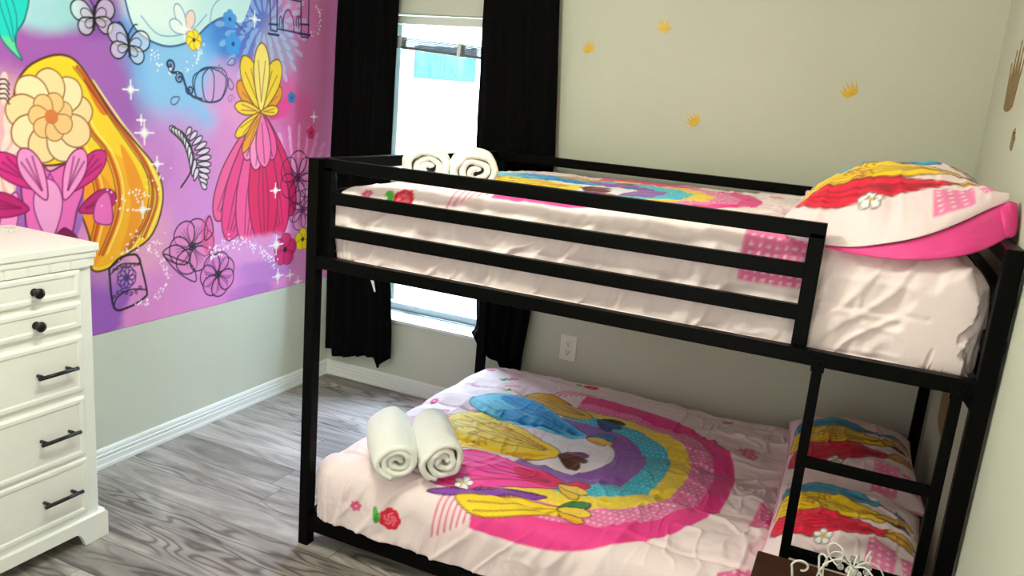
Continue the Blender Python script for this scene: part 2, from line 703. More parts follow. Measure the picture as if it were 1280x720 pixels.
gy0, gy1 = W + 0.14, W + 0.18
bm = bmesh.new()
add_box(bm, WX0, WX0 + 0.030, gy0, gy1, WZ0 + 0.018, WZ1, 0.002)
add_box(bm, WX1 - 0.030, WX1, gy0, gy1, WZ0 + 0.018, WZ1, 0.002)
add_box(bm, WX0, WX1, gy0, gy1, WZ1 - 0.032, WZ1, 0.002)
add_box(bm, WX0, WX1, gy0 - 0.012, gy1, WZ0 + 0.018, WZ0 + 0.026, 0.002)
keep(link_bm('window_frame', bm, M['vinyl']), win)
bm = bmesh.new()
add_box(bm, WX0 + 0.030, WX1 - 0.030, gy0 + 0.006, gy1 - 0.006, WZ0 + 0.026, WZ0 + 0.062, 0.003)
add_box(bm, WX0 + 0.030, WX0 + 0.062, gy0 + 0.006, gy1 - 0.006, WZ0 + 0.078, 1.19, 0.003)
add_box(bm, WX1 - 0.062, WX1 - 0.030, gy0 + 0.006, gy1 - 0.006, WZ0 + 0.078, 1.19, 0.003)
add_box(bm, WX0 + 0.030, WX1 - 0.030, gy0 + 0.004, gy1 - 0.006, 1.155, 1.19, 0.003)
sash = keep(link_bm('window_sash', bm, M['vinyl']), win)
lk = boxo('sash_latch', M['vinyl'], None, -0.59, -0.52, gy0 - 0.010, gy0 + 0.006, WZ0 + 0.054, WZ0 + 0.068, 0.004)
keep(lk, win)
lk.name = 'window_latch'
bm = bmesh.new()
add_box(bm, WX0 + 0.03, WX1 - 0.03, gy0 + 0.018, gy0 + 0.022, WZ0 + 0.034, WZ1 - 0.032)
keep(link_bm('window_pane', bm, M['glass']), win)
keep(boxo('window_sill', M['marble'], None, WX0 - 0.0, WX1 + 0.0, W - 0.018, W + 0.24, WZ0, WZ0 + 0.018, 0.004), win)

# raised blind, its stack of slats hanging crooked
bl = empty('window_blind', ((WX0 + WX1) / 2, W + 0.045, WZ1 - 0.04))
tag(bl, 'grey window blind drawn up into a crooked stack at the top of the window', 'blind')
keep(boxo('headrail', M['blind_light'], None, WX0 + 0.006, WX1 - 0.006, W + 0.022, W + 0.064, WZ1 - 0.046, WZ1 - 0.008, 0.003), bl)
mt = Matrix.Translation((WX0 + 0.01, W + 0.043, 1.857)) @ Matrix.Rotation(0.062, 4, 'Y')
bm = bmesh.new()
bl_w = WX1 - WX0 - 0.022
for k in range(7):
    add_box(bm, 0, bl_w, -0.022, 0.022, -0.0385 + k * 0.0062, -0.0385 + k * 0.0062 + 0.0042, 0.001, 1)
bmesh.ops.transform(bm, matrix=mt, verts=bm.verts)
keep(link_bm('slat_stack', bm, M['blind']), bl)
bm = bmesh.new()
add_box(bm, 0, bl_w, -0.024, 0.024, -0.054, -0.040, 0.003)
bmesh.ops.transform(bm, matrix=mt, verts=bm.verts)
keep(link_bm('bottom_rail', bm, M['blind']), bl)
for xx in (0.09, 0.43):
    bm = bmesh.new()
    add_box(bm, xx - 0.009, xx + 0.009, -0.0255, 0.0255, -0.056, 0.010, 0.001)
    bmesh.ops.transform(bm, matrix=mt, verts=bm.verts)
    add_box(bm, WX0 + 0.01 + xx - 0.002, WX0 + 0.01 + xx + 0.002, W + 0.042, W + 0.044, 1.835, WZ1 - 0.04)
    keep(link_bm('ladder_tape', bm, M['blind_light']), bl)

# outside: lawn and the neighbouring house
tag(boxo('outside_lawn', M['grass'], None, -9, 6, W + 0.25, 14, -0.5, -0.35, 0), kind='structure')
nh = empty('neighbour_house', (-2.5, 4.2, -0.35))
tag(nh, 'bright white neighbouring house seen through the bedroom window', 'house')
bm = bmesh.new()
HX0, HX1, HZ0, HZ1 = -2.10, -1.50, 1.715, 1.985
add_box(bm, -7, HX0, 4.0, 4.2, -0.35, 3.2)
add_box(bm, HX1, 3.0, 4.0, 4.2, -0.35, 3.2)
add_box(bm, HX0, HX1, 4.0, 4.2, HZ1, 3.2)
add_box(bm, HX0, HX1, 4.0, 4.2, -0.35, HZ0)
keep(link_bm('house_wall', bm, M['siding']), nh)
pn = keep(boxo('house_window', M['pane_dark'], None, HX0, HX1, 4.01, 4.06, HZ0, HZ1, 0), nh)


# ================================================================== MURAL ON THE LEFT WALL
def at(px, py, X=None, Y=None, Z=None):
    """measured photo position -> place on a known plane, in room metres"""
    d = FX + RX * ((px - 640) / CAM['f']) + UX * ((360 - py) / CAM['f'])
    if X is not None:
        t = (X - CO.x) / d.x
    elif Y is not None:
        t = (Y - CO.y) / d.y
    else:
        t = (Z - CO.z) / d.z
    return CO + d * t


def w2(px, py):
    p = at(px, py, X=XL)
    return (p.y, p.z)


def WP(*a):
    return [w2(a[i], a[i + 1]) for i in range(0, len(a), 2)]


PEN = 1.45
MU0, MU1, MV0, MV1 = -0.62, W - 0.004, 0.5623, 2.30
nu, nv = 560, 600
uu = np.linspace(MU0, MU1, nu)
vv = np.linspace(MV0, MV1, nv)
U, V = np.meshgrid(uu, vv, indexing='ij')
cv = Canvas(U, V, C(224, 138, 204))
cv.px = 0.0036
_st = cv.stroke
cv.stroke = lambda pts, w, c, a=1.0, smooth=True, closed=False: _st(pts, w * PEN if w < 0.009 else w, c, a, smooth, closed)
# --- watercolour ground, with some corner shade painted in
cv.C *= (1 + 0.06 * fbm(cv.U * 5, cv.V * 5, 4, 11))[:, None]


def wash(px, py, ru, rv, c, a, warp=0.35, ws=4, soft=0.7, seed=3):
    cv.blob(w2(px, py), ru, rv, c, a, warp, ws, soft, seed)


wash(60, 50, 0.40, 0.30, C(236, 150, 200), 0.9)
wash(104, 150, 0.46, 0.40, C(158, 84, 176), 0.95, 0.35, 5, 0.30, 5)
wash(165, 80, 0.22, 0.34, C(160, 96, 180), 0.7, 0.4, 5, 0.5, 6)
wash(120, 8, 0.18, 0.10, C(122, 70, 160), 0.7, 0.4, 5, 0.6, 7)
wash(55, 5, 0.16, 0.09, C(160, 226, 228), 0.8, 0.3, 5, 0.7, 8)
wash(238, 62, 0.30, 0.30, C(92, 160, 230), 1.0, 0.3, 4, 0.5, 9)
wash(300, 15, 0.22, 0.22, C(48, 104, 200), 0.9, 0.4, 5, 0.8, 10)
wash(225, 110, 0.18, 0.22, C(150, 200, 240), 0.8, 0.3, 5, 0.8, 12)
wash(360, 100, 0.18, 0.34, C(196, 116, 170), 0.8, 0.3, 5, 0.9, 13)
wash(340, 110, 0.14, 0.20, C(226, 70, 140), 0.7, 0.4, 6, 0.8, 14)
wash(345, 60, 0.12, 0.14, C(150, 160, 200), 0.7, 0.4, 6, 0.8, 15)
wash(285, 120, 0.14, 0.12, C(238, 150, 206), 0.7, 0.4, 6, 0.7, 15)
wash(395, 60, 0.14, 0.5, C(196, 110, 160), 0.8, 0.2, 4, 0.9, 16)  # duller pink down the right edge: wall shade painted into the print
wash(215, 230, 0.22, 0.30, C(214, 136, 212), 0.8, 0.3, 5, 0.7, 17)
wash(330, 330, 0.20, 0.10, C(184, 120, 200), 0.75, 0.4, 7, 0.6, 18)
wash(315, 365, 0.16, 0.04, C(170, 100, 190), 0.6, 0.5, 9, 0.5, 19)
wash(135, 360, 0.10, 0.22, C(150, 88, 184), 0.95, 0.35, 7, 0.3, 20)
wash(165, 300, 0.20, 0.16, C(240, 170, 190), 0.6, 0.3, 6, 0.8, 21)
wash(5, 205, 0.20, 0.30, C(250, 190, 190), 0.8, 0.3, 5, 0.8, 22)
wash(270, 355, 0.2, 0.12, C(222, 140, 212), 0.5, 0.3, 5, 0.8, 23)
wash(375, 170, 0.14, 0.20, C(214, 60, 130), 0.55, 0.4, 6, 0.9, 24)


def burst(px, py, r, c, a, n=15, rings=5):
    c0 = w2(px, py)
    for q in range(1, rings + 1):
        rr = r * q / rings
        for k_ in range(int(n * (0.6 + 0.4 * q / rings))):
            th = 2 * PI * (k_ + 0.5 * (q % 2)) / int(n * (0.6 + 0.4 * q / rings))
            cv.petal((c0[0] + rr * 0.78 * math.cos(th), c0[1] + rr * 0.78 * math.sin(th)), th, r * 0.23, r * 0.085, c, a)


burst(-4, 205, 0.30, C(255, 228, 214), 0.75, 22, 6)
burst(330, 28, 0.30, C(176, 214, 244), 0.45, 22, 5)
burst(372, 225, 0.28, C(238, 176, 216), 0.5, 22, 5)

# --- turquoise leaf, top left
leaf = WP(-8, -10, 33, -10, 31, 22, 20, 42, 20, 58, 27, 75, 12, 62, 0, 46, -10, 20)
cv.fill(leaf, C(22, 205, 196))
cv.fill(WP(0, 46, 12, 62, 27, 75, 20, 58, 16, 48), C(96, 214, 160))
cv.stroke(leaf, 0.004, C(14, 96, 110), closed=True)
for q in (8, 16, 24):
    cv.stroke(WP(q - 12, -8, q - 4, 20, q * 0.3 + 13, 52), 0.003, C(20, 130, 140))

# --- big golden flower with long trailing ribbons (left)
GOLD, AMB, BRN = C(250, 208, 34), C(243, 152, 14), C(196, 84, 12)
flow = WP(20, 150, 18, 112, 34, 84, 62, 70, 84, 70, 100, 82, 118, 108, 138, 140, 164, 172, 192, 206, 203, 236, 200, 268, 186, 298, 158, 318, 134, 336, 114, 336,
          112, 300, 100, 262, 96, 226, 94, 196, 80, 204, 52, 206, 34, 190)
cv.fill(flow, GOLD)
cv.fill(WP(118, 190, 150, 196, 176, 226, 186, 262, 172, 300, 140, 328, 116, 332, 118, 300, 110, 250), C(246, 176, 20))
cv.fill(WP(100, 240, 120, 216, 138, 232, 146, 262, 138, 296, 120, 330, 104, 334, 110, 300), AMB)
cv.fill(WP(150, 180, 172, 214, 180, 250, 170, 290, 150, 318, 160, 280, 162, 240), AMB)
cv.fill(WP(100, 84, 120, 112, 134, 140, 126, 142, 112, 118), C(226, 120, 14))
for ln_ in (WP(96, 84, 120, 116, 146, 152, 176, 192, 190, 232, 184, 272, 160, 312), WP(92, 110, 112, 160, 134, 190, 148, 232, 146, 272, 128, 318),
            WP(88, 140, 104, 190, 120, 226, 124, 268, 114, 312), WP(110, 100, 150, 160, 186, 214, 196, 250, 180, 296)):
    cv.stroke(ln_, 0.015, BRN, 0.95)
    cv.stroke([(p[0] - 0.016, p[1]) for p in ln_], 0.004, C(110, 50, 10), 0.8)
    cv.stroke([(p[0] + 0.02, p[1]) for p in ln_], 0.004, C(255, 236, 130), 0.8)
cv.stroke(flow, 0.006, C(92, 50, 16), closed=True)
cf = w2(64, 146)
for k_ in range(9):
    cv.petal(cf, 0.2 + 2 * PI * k_ / 9, 0.165, 0.115, C(251, 226, 182) if k_ % 2 else C(252, 214, 160), 1.0, C(150, 96, 48), 0.004)
for k_ in range(7):
    cv.petal(cf, 0.4 + 2 * PI * k_ / 7, 0.085, 0.07, C(248, 196, 132), 1.0, C(150, 96, 48), 0.003)
cv.dot(cf, 0.026, C(214, 120, 60))
# --- pink tulip petals under it
PK, PL = C(236, 108, 190), C(134, 16, 84)
cv.fill(WP(82, 240, 102, 234, 104, 262, 98, 290, 84, 300), C(164, 104, 190))
cv.fill(WP(20, 232, 34, 244, 34, 290, 16, 300), C(160, 100, 190))
t1 = WP(30, 210, 50, 204, 62, 214, 80, 206, 98, 210, 104, 236, 96, 262, 84, 300, 40, 300, 30, 262, 26, 236)
cv.fill(t1, PK)
cv.stroke(t1, 0.005, C(120, 30, 100), closed=True)
for q in (-1, 1):
    cv.stroke(WP(62, 216, 62 + q * 13, 250, 62 + q * 6, 300), 0.004, C(150, 50, 130))
cv.petal(w2(62, 300), PI / 2, 0.22, 0.11, C(244, 160, 216), 1, C(150, 50, 130), 0.004)
t2 = WP(-6, 300, 4, 262, 18, 240, 24, 256, 18, 300)
cv.fill(t2, C(246, 150, 214))
cv.stroke(t2, 0.004, C(150, 40, 110))
for cx_, cy_, an, l_, cc in ((50, 236, 2.5, 0.20, C(214, 44, 136)), (86, 240, 0.75, 0.21, C(214, 44, 136)), (58, 250, 2.0, 0.20, C(246, 150, 214)), (80, 250, 1.15, 0.20, C(246, 150, 214)),
                             (36, 262, 2.9, 0.16, C(190, 30, 116)), (98, 264, 0.3, 0.17, C(190, 30, 116))):
    c0 = w2(cx_, cy_)
    cv.petal(c0, an, l_, 0.085, cc, 1, PL, 0.004)
    for q in (-0.14, 0.0, 0.14):
        cv.stroke([(c0[0] + 0.2 * l_ * math.cos(an), c0[1] + 0.2 * l_ * math.sin(an)), (c0[0] + 0.8 * l_ * math.cos(an + q), c0[1] + 0.8 * l_ * math.sin(an + q))], 0.006, PL, 0.7, smooth=False)
cv.fill(WP(120, 252, 134, 240, 140, 262, 138, 280, 118, 276), PK)
cv.stroke(WP(120, 252, 134, 240, 140, 262, 138, 280, 118, 276), 0.004, C(150, 40, 110), closed=True)
cv.fill(WP(70, 292, 82, 284, 98, 300, 66, 304), C(120, 12, 74))

# --- pale blue cloud, top middle
cl = WP(152, -30, 156, 0, 166, 32, 186, 50, 212, 58, 240, 50, 262, 30, 284, 22, 304, 26, 306, -30)
cv.fill(cl, C(206, 236, 240))
cv.blob(w2(200, 5), 0.16, 0.10, C(232, 247, 246), 0.8, 0.2, 5, 0.9)
cv.stroke(WP(156, 0, 166, 32, 186, 50, 212, 58, 240, 50, 262, 30, 284, 22, 306, 40), 0.006, C(50, 90, 150))
cv.stroke(WP(176, 20, 200, 44, 236, 40, 258, 18), 0.0035, C(120, 170, 200))
cv.stroke(WP(262, 30, 266, 8, 280, -6), 0.0035, C(120, 170, 200))
for an, l_ in ((1.2, 0.10), (2.0, 0.12), (2.7, 0.09)):
    cv.petal(w2(232, 42), an, l_, 0.05, C(250, 214, 200) if an < 1.5 else C(236, 247, 246), 1, C(120, 160, 190), 0.0035)
cv.flower(w2(242, 50), 0.042, 6, C(250, 222, 20), 1, C(190, 140, 10), 0.003, C(60, 40, 20))
cv.flower(w2(287, 24), 0.042, 5, C(66, 150, 226), 0.95, None, 0.003, C(20, 50, 110))
cv.flower(w2(291, 55), 0.05, 5, C(60, 150, 226), 0.95, None, 0.003, C(20, 50, 110))

# --- tall hanging fuchsia blossom (right)
MAG = C(122, 8, 62)
fc = w2(326, 140)


def hang(an, l_, w_, cc, nl=3):
    cv.petal(fc, -PI / 2 + an, l_, w_, cc, 1, MAG, 0.005)
    for q_ in range(nl):
        q = (q_ - (nl - 1) / 2) * 0.11
        cv.stroke([(fc[0] + 0.2 * l_ * math.cos(-PI / 2 + an), fc[1] + 0.2 * l_ * math.sin(-PI / 2 + an)),
                   (fc[0] + 0.6 * l_ * math.cos(-PI / 2 + an + q * 0.8), fc[1] + 0.6 * l_ * math.sin(-PI / 2 + an + q * 0.8)),
                   (fc[0] + 0.92 * l_ * math.cos(-PI / 2 + an + q * 0.3), fc[1] + 0.92 * l_ * math.sin(-PI / 2 + an + q * 0.3))], 0.005, MAG, 0.7)


for an, l_, w_, cc in ((-0.52, 0.56, 0.17, C(240, 92, 150)), (0.44, 0.56, 0.17, C(214, 16, 92)), (-0.34, 0.62, 0.19, C(236, 60, 132)), (0.26, 0.62, 0.20, C(226, 22, 100)),
                       (-0.14, 0.63, 0.20, C(240, 78, 146)), (0.06, 0.64, 0.20, C(222, 18, 90))):
    hang(an, l_, w_, cc)
for an, l_, cc in ((-0.42, 0.24, C(246, 130, 180)), (0.38, 0.24, C(240, 84, 150)), (-0.12, 0.27, C(248, 140, 188)), (0.12, 0.26, C(244, 110, 168))):
    hang(an, l_, 0.10, cc, 1)
cv.blob(w2(318, 312), 0.24, 0.06, C(226, 150, 210), 0.85, 0.5, 9, 0.8, 31)
cv.fill(WP(336, 150, 356, 144, 363, 128, 356, 122, 344, 134), C(232, 60, 140))
# a spray of golden petals above it
for an, l_, w_, cc in ((2.45, 0.20, 0.085, AMB), (0.70, 0.18, 0.085, AMB), (2.02, 0.27, 0.11, GOLD), (1.12, 0.27, 0.11, GOLD), (1.57, 0.31, 0.105, C(252, 222, 110)),
                       (3.0, 0.17, 0.06, GOLD), (3.75, 0.20, 0.055, GOLD), (4.15, 0.22, 0.05, AMB), (0.1, 0.12, 0.05, GOLD)):
    cv.petal(fc, an, l_, w_, cc, 1, C(136, 80, 14), 0.005)
    for q in (-0.1, 0.1):
        cv.stroke([(fc[0] + l_ * 0.15 * math.cos(an), fc[1] + l_ * 0.15 * math.sin(an)), (fc[0] + l_ * 0.75 * math.cos(an + q), fc[1] + l_ * 0.75 * math.sin(an + q))], 0.004, C(190, 116, 16), smooth=False)
cv.flower(w2(364, 122), 0.03, 5, C(60, 110, 170), 1, None, 0.003, C(30, 50, 90))
cv.flower(w2(388, 166), 0.034, 5, C(196, 24, 90), 0.9, None, 0.003, C(110, 10, 60))

# --- loose flowers at the foot
cv.line_flower(w2(240, 308), 0.125, 6, INK, 0.0045, 0.1, C(232, 130, 190), 0.5)
cv.fill(WP(250, 286, 262, 268, 268, 300, 258, 318), C(226, 60, 120), 0.55)
cv.line_flower(w2(272, 343), 0.105, 7, INK, 0.0045, 0.4, C(224, 120, 196), 0.5)
for pl_ in (WP(203, 316, 220, 306, 236, 318, 232, 330, 216, 328), WP(204, 318, 222, 340, 244, 352, 240, 332, 222, 324), WP(256, 300, 256, 282, 262, 270, 266, 290)):
    cv.stroke(pl_, 0.0045, INK, closed=True)
cv.line_flower(w2(372, 222), 0.135, 6, C(70, 14, 60), 0.0045, 0.5)
cv.line_flower(w2(378, 262), 0.11, 6, C(90, 18, 70), 0.004, 0.1)
cv.flower(w2(356, 312), 0.085, 5, C(204, 14, 96), 0.92, C(140, 6, 66), 0.003, C(40, 8, 30), 0.2, 0.95, 0.17)
cv.flower(w2(378, 299), 0.06, 5, C(246, 214, 30), 1, C(170, 130, 10), 0.003, C(50, 34, 16))
# --- line drawings: squash with curling vine
NV = C(34, 46, 92)
for dx_ in (-16, -7, 4, 15):
    cv.stroke(WP(262, 84, 262 + dx_ * 1.3, 96, 262 + dx_, 122, 262, 128), 0.0045, NV)
cv.stroke(WP(262, 84, 280, 88, 284, 106, 276, 124, 262, 128, 246, 122, 243, 102, 250, 88), 0.0045, NV, closed=True)


def curl(px, py, r, turns, a0, c, w_=0.005, sgn=1):
    c0 = w2(px, py)
    pts = []
    for k_ in range(22):
        t = k_ / 21
        th = a0 + sgn * turns * 2 * PI * t
        pts.append((c0[0] + r * (1 - 0.85 * t) * math.cos(th), c0[1] + r * (1 - 0.85 * t) * math.sin(th)))
    cv.stroke(pts, w_, c)


cv.stroke(WP(209, 80, 214, 90, 226, 92, 232, 108, 240, 120, 252, 124), 0.008, NV)
curl(212, 81, 0.024, 1.3, -1, NV, 0.007)
curl(224, 98, 0.022, 1.3, 1.5, NV, 0.006)
curl(237, 112, 0.022, 1.3, 3.0, NV, 0.006)
curl(276, 86, 0.018, 1.2, 2.0, C(120, 110, 160), 0.004)
curl(288, 124, 0.022, 1.2, 0.0, C(190, 110, 170), 0.004)
for px_, py_, an in ((224, 122, 3.6), (284, 80, 0.4), (286, 98, -1.2)):
    cv.petal(w2(px_, py_), an, 0.05, 0.03, None, 1, C(80, 80, 130), 0.004)
# little gate tower
TW = C(44, 30, 96)
for a_ in ((337, -14, 338, 38, 346, 39, 346, -14), (376, -14, 376, 46, 385, 47, 386, -14), (346, -4, 346, 36, 376, 42, 376, 2)):
    cv.stroke(WP(*a_), 0.0055, TW, smooth=False, closed=True)
cv.stroke(WP(354, 38, 354, 22, 360, 12, 366, 24, 367, 40), 0.005, TW)
for x_ in (349, 370, 373):
    cv.stroke(WP(x_, 34, x_, 24, x_ + 1.5, 20, x_ + 3, 25, x_ + 3, 36), 0.004, TW)
for x_ in (336, 375):
    cv.stroke(WP(x_, 30, x_ + 11, 31), 0.006, TW)
    cv.stroke(WP(x_ - 1, 42, x_ + 12, 44), 0.008, TW)
# curled feather leaves, middle
for k_ in range(11):
    t = k_ / 10
    px_, py_ = 224 + 22 * t + 4 * math.sin(t * 5), 168 + 58 * t
    cv.petal(w2(px_, py_), 2.6 - 1.4 * t, 0.085 * (0.7 + 0.5 * math.sin(PI * t)), 0.026, WHITE, 0.6, INK, 0.0045)
    cv.petal(w2(px_ + 8, py_ + 2), 0.9 - 1.6 * t, 0.075 * (0.6 + 0.5 * math.sin(PI * t)), 0.024, WHITE, 0.6, INK, 0.0045)
cv.stroke(WP(226, 164, 240, 190, 238, 214, 226, 234), 0.006, INK)


# butterflies in ink
def butterfly(px, py, s_, an):
    c0 = w2(px, py)
    for q, l_, w_ in ((0.55, 1.0, 0.72), (-0.5, 0.78, 0.6), (PI - 0.55, 1.0, 0.72), (PI + 0.5, 0.78, 0.6)):
        cv.petal(c0, an + q, s_ * l_, s_ * w_, WHITE, 0.35, INK, 0.0045)
        cv.petal(c0, an + q, s_ * l_ * 0.6, s_ * w_ * 0.5, None, 1, INK, 0.003)
    cv.stroke([(c0[0] - s_ * 0.4 * math.sin(an + 0), c0[1] - 0.35 * s_), (c0[0], c0[1] + 0.4 * s_)], 0.012, INK)
    for q in (-0.25, 0.25):
        cv.stroke([(c0[0], c0[1] + 0.4 * s_), (c0[0] + q * s_, c0[1] + 0.75 * s_), (c0[0] + 1.6 * q * s_, c0[1] + 0.8 * s_)], 0.004, INK)


butterfly(118, 24, 0.10, 0.15)
butterfly(160, 58, 0.105, -0.15)
# paper lantern outline with a small blossom
LN = C(30, 20, 40)
cv.stroke(WP(136, 336, 150, 322, 168, 318, 174, 324), 0.007, LN)
cv.stroke(WP(136, 336, 142, 384, 160, 384, 180, 372, 183, 362, 174, 324), 0.007, LN)
cv.stroke(WP(142, 384, 146, 372, 162, 362, 183, 362), 0.005, LN)
cv.stroke(WP(139, 342, 152, 330, 175, 330), 0.004, LN)
cv.flower(w2(158, 347), 0.045, 8, None, 1, C(70, 50, 120), 0.004, None)
for k_ in range(7):
    curl(142 + k_ * 5.4, 372 - k_ * 2.2 - 4 * math.sin(k_), 0.010, 1.0, k_, LN, 0.0035)
    curl(142 + k_ * 5.0, 338 - k_ * 1.2 - 3 * math.sin(PI * k_ / 6), 0.009, 1.0, k_, LN, 0.0035)
for k_ in range(5):
    cv.stroke(WP(-4, 100 + k_ * 6, 6, 99 + k_ * 6, 11, 106 + k_ * 6), 0.004, INK)
# sparkles
rs = np.random.RandomState(4)


def star(px, py, r):
    c0 = w2(px, py)
    for an in (0, PI / 2):
        cv.stroke([(c0[0] - r * math.cos(an), c0[1] - r * math.sin(an)), (c0[0] + r * math.cos(an), c0[1] + r * math.sin(an))], 0.0045, WHITE, 0.9, smooth=False)
    cv.blob(c0, r * 0.4, r * 0.4, WHITE, 0.9, soft=1.0)


for px_, py_, r in ((180, 166, 0.045), (163, 112, 0.035), (178, 262, 0.035), (345, 306, 0.05), (344, 238, 0.035), (230, 36, 0.04), (347, 345, 0.04), (372, 352, 0.03),
                    (362, 344, 0.03), (392, 146, 0.025), (318, 24, 0.035), (176, 150, 0.02), (196, 205, 0.03)):
    star(px_, py_, r)


def sparkle_path(pts, n, spread, r=0.0035):
    P = catmull(WP(*pts), 12)
    for k_ in range(n):
        p = P[rs.randint(len(P))] + rs.randn(2) * spread
        cv.dot(p, r * (0.6 + rs.rand()), WHITE, 0.8)


sparkle_path((262, 318, 290, 304, 320, 310, 345, 330), 120, 0.016)
sparkle_path((192, 58, 196, 80, 220, 92, 244, 80, 250, 62), 50, 0.010)
sparkle_path((184, 310, 200, 324, 208, 350, 192, 374, 170, 378), 60, 0.008)
sparkle_path((140, 250, 170, 250, 196, 220), 40, 0.03)
sparkle_path((152, 318, 176, 300, 200, 300), 30, 0.02)
sparkle_path((395, 8, 400, 20, 398, 38, 388, 44), 26, 0.008)

mx = XL + 0.0018
cap = lambda a, b: np.stack([np.full(a.size, mx), a.ravel(), b.ravel()], -1)
verts = cap(U, V)
M['mural'] = painted('mural_print', 0.55, 0.05, 300, spec=0.3)
mur = mesh_np('wall_mural', verts, grid_faces(nu, nv), M['mural'], None, np.clip(cv.C, 0, 1))
# turn the print into a thin sheet against the wall
sd = mur.modifiers.new('sheet', 'SOLIDIFY')
sd.thickness = 0.0016
sd.offset = -1
tag(mur, 'pink and purple watercolour wall mural of flowers, ribbons and line drawings on the left wall', 'mural')
# ================================================================== BUNK BED
bed = empty('bunk_bed', (BL / 2, BD / 2, 0))
tag(bed, 'black metal low bunk bed with guard rails and a short ladder along the back wall', 'bunk bed')
T = BW
bz = 0.0025


def bpart(name, *a, parent=None):
    o = boxo(name, M['black'], None, *a, bz, 2)
    return keep(o, bed) if parent is None else sub(o, parent)


def sub(o, part):
    """a sub-part written in room coordinates under a part that itself hangs on the bed"""
    o.parent = part
    return o


for x0 in (0, BL - T):
    for y0 in (0, BD - T):
        bpart('post', x0, x0 + T, y0, y0 + T, 0, BH)
ZR0, ZR1 = 1.0026, 1.0411
for y0 in (0.003, BD - T + 0.003):
    bpart('side_rail', T * 0.85, BL - T * 0.85, y0, y0 + 0.034, ZR0, ZR1)
    bpart('side_rail', T * 0.85, BL - T * 0.85, y0, y0 + 0.034, 0.060, 0.108)
for x0 in (0.003, BL - T + 0.003):
    bpart('end_rail', x0, x0 + 0.034, T * 0.85, BD - T * 0.85, ZR0, ZR1)
    bpart('end_rail', x0, x0 + 0.034, T * 0.85, BD - T * 0.85, 0.060, 0.108)
    for z0, z1 in ((1.316, 1.3555), (1.2125, 1.251), (1.105, 1.1445)):
        bpart('end_bar', x0, x0 + 0.034, T * 0.85, BD - T * 0.85, z0, z1)
# slats that carry the mattresses
for zz in (1.012, 0.078):
    bm = bmesh.new()
    for k in range(13):
        xx = 0.12 + k * (BL - 0.24) / 12
        add_box(bm, xx - 0.022, xx + 0.022, 0.03, BD - 0.03, zz, zz + 0.014, 0.002, 1)
    keep(link_bm('slats', bm, M['black']), bed)


def guard(y0, y1, x0, x1):
    bm = bmesh.new()
    v = 0.0375
    add_box(bm, x0, x1, y0, y1, 1.316, 1.3560, bz)
    add_box(bm, x0, x0 + v, y0, y1, ZR1 - 0.002, 1.330, bz)
    add_box(bm, x1 - v, x1, y0, y1, ZR1 - 0.002, 1.330, bz)
    g = keep(link_bm('guard_rail', bm, M['black']), bed)
    for z0, z1 in ((1.2125, 1.251), (1.105, 1.1445)):
        bpart('guard_bar', x0 + v * 0.9, x1 - v * 0.9, y0 + 0.001, y1 - 0.001, z0, z1, parent=g)
    return g


guard(0.0300, 0.0560, 0.0345, 1.5495)
guard(BD - 0.038, BD - 0.004, 0.036, BL - 0.036)
# ladder
bm = bmesh.new()
add_box(bm, 1.573, 1.598, 0.001, 0.026, 0.104, ZR0 + 0.002, bz)
add_box(bm, 1.884, 1.909, 0.001, 0.026, 0.104, ZR0 + 0.002, bz)
lad = keep(link_bm('ladder', bm, M['black']), bed)
for z0 in (0.734, 0.477, 0.22):
    bpart('rung', 1.592, 1.890, 0.001, 0.025, z0, z0 + 0.026, parent=lad)
for xx in (1.5855, 1.8965):
    bm = bmesh.new()
    add_box(bm, xx - 0.016, xx + 0.016, -0.0015, 0.006, ZR0 - 0.012, ZR0 + 0.022, 0.001)
    add_lathe(bm, [(0.0, -0.003), (0.006, -0.003), (0.0075, 0.0), (0.0075, 0.003)], 14,
              Matrix.Translation((xx, -0.002, ZR0 + 0.008)) @ Matrix.Rotation(-PI / 2, 4, 'X'))
    sub(link_bm('bracket', bm, M['black']), lad)
for x0 in (BL - T,):
    for y0 in (0.02,):
        bm = bmesh.new()
        s_ = 1 if x0 < 1 else -1
        add_prism(bm, [(x0, ZR0), (x0 + s_ * 0.03, ZR0), (x0, ZR0 - 0.035)], 'y', 0.008, 0.030, 0.001)
        keep(link_bm('corner_bracket', bm, M['black']), bed)
for x0, y0 in ((T / 2, T / 2), (BL - T / 2, T / 2), (T / 2, BD - T / 2), (BL - T / 2, BD - T / 2)):
    bm = bmesh.new()
    add_box(bm, x0 - T / 2 + 0.001, x0 + T / 2 - 0.001, y0 - T / 2 + 0.001, y0 + T / 2 - 0.001, -0.0, 0.006, 0.001)
    keep(link_bm('foot_cap', bm, M['hardware']), bed)


# ================================================================== MATTRESSES AND COMFORTERS
def mattress(name, x0, x1, y0, y1, z0, z1, label):
    o = boxo(name, M['sheet'], None, x0, x1, y0, y1, z0, z1, 0.045, 5)
    for p in o.data.polygons:
        p.use_smooth = True
    tag(o, label, 'mattress', 'mattresses on the bunk')
    bm_ = bmesh.new()
    r = 0.0045
    for zz in (z0 + 0.022, z1 - 0.022):
        q = 0.03
        pts = []
        for cx_, cy_, a0 in ((x1 - q, y1 - q, 0), (x0 + q, y1 - q, PI / 2), (x0 + q, y0 + q, PI), (x1 - q, y0 + q, 1.5 * PI)):
            for k_ in range(6):
                th = a0 + PI / 2 * k_ / 5
                pts.append((cx_ + (q - 0.012) * math.cos(th), cy_ + (q - 0.012) * math.sin(th), zz))
        add_tube(bm_, pts, r, 8, closed=True)
    p_ = link_bm('piping', bm_, M['sheet'], o, True)
    return o


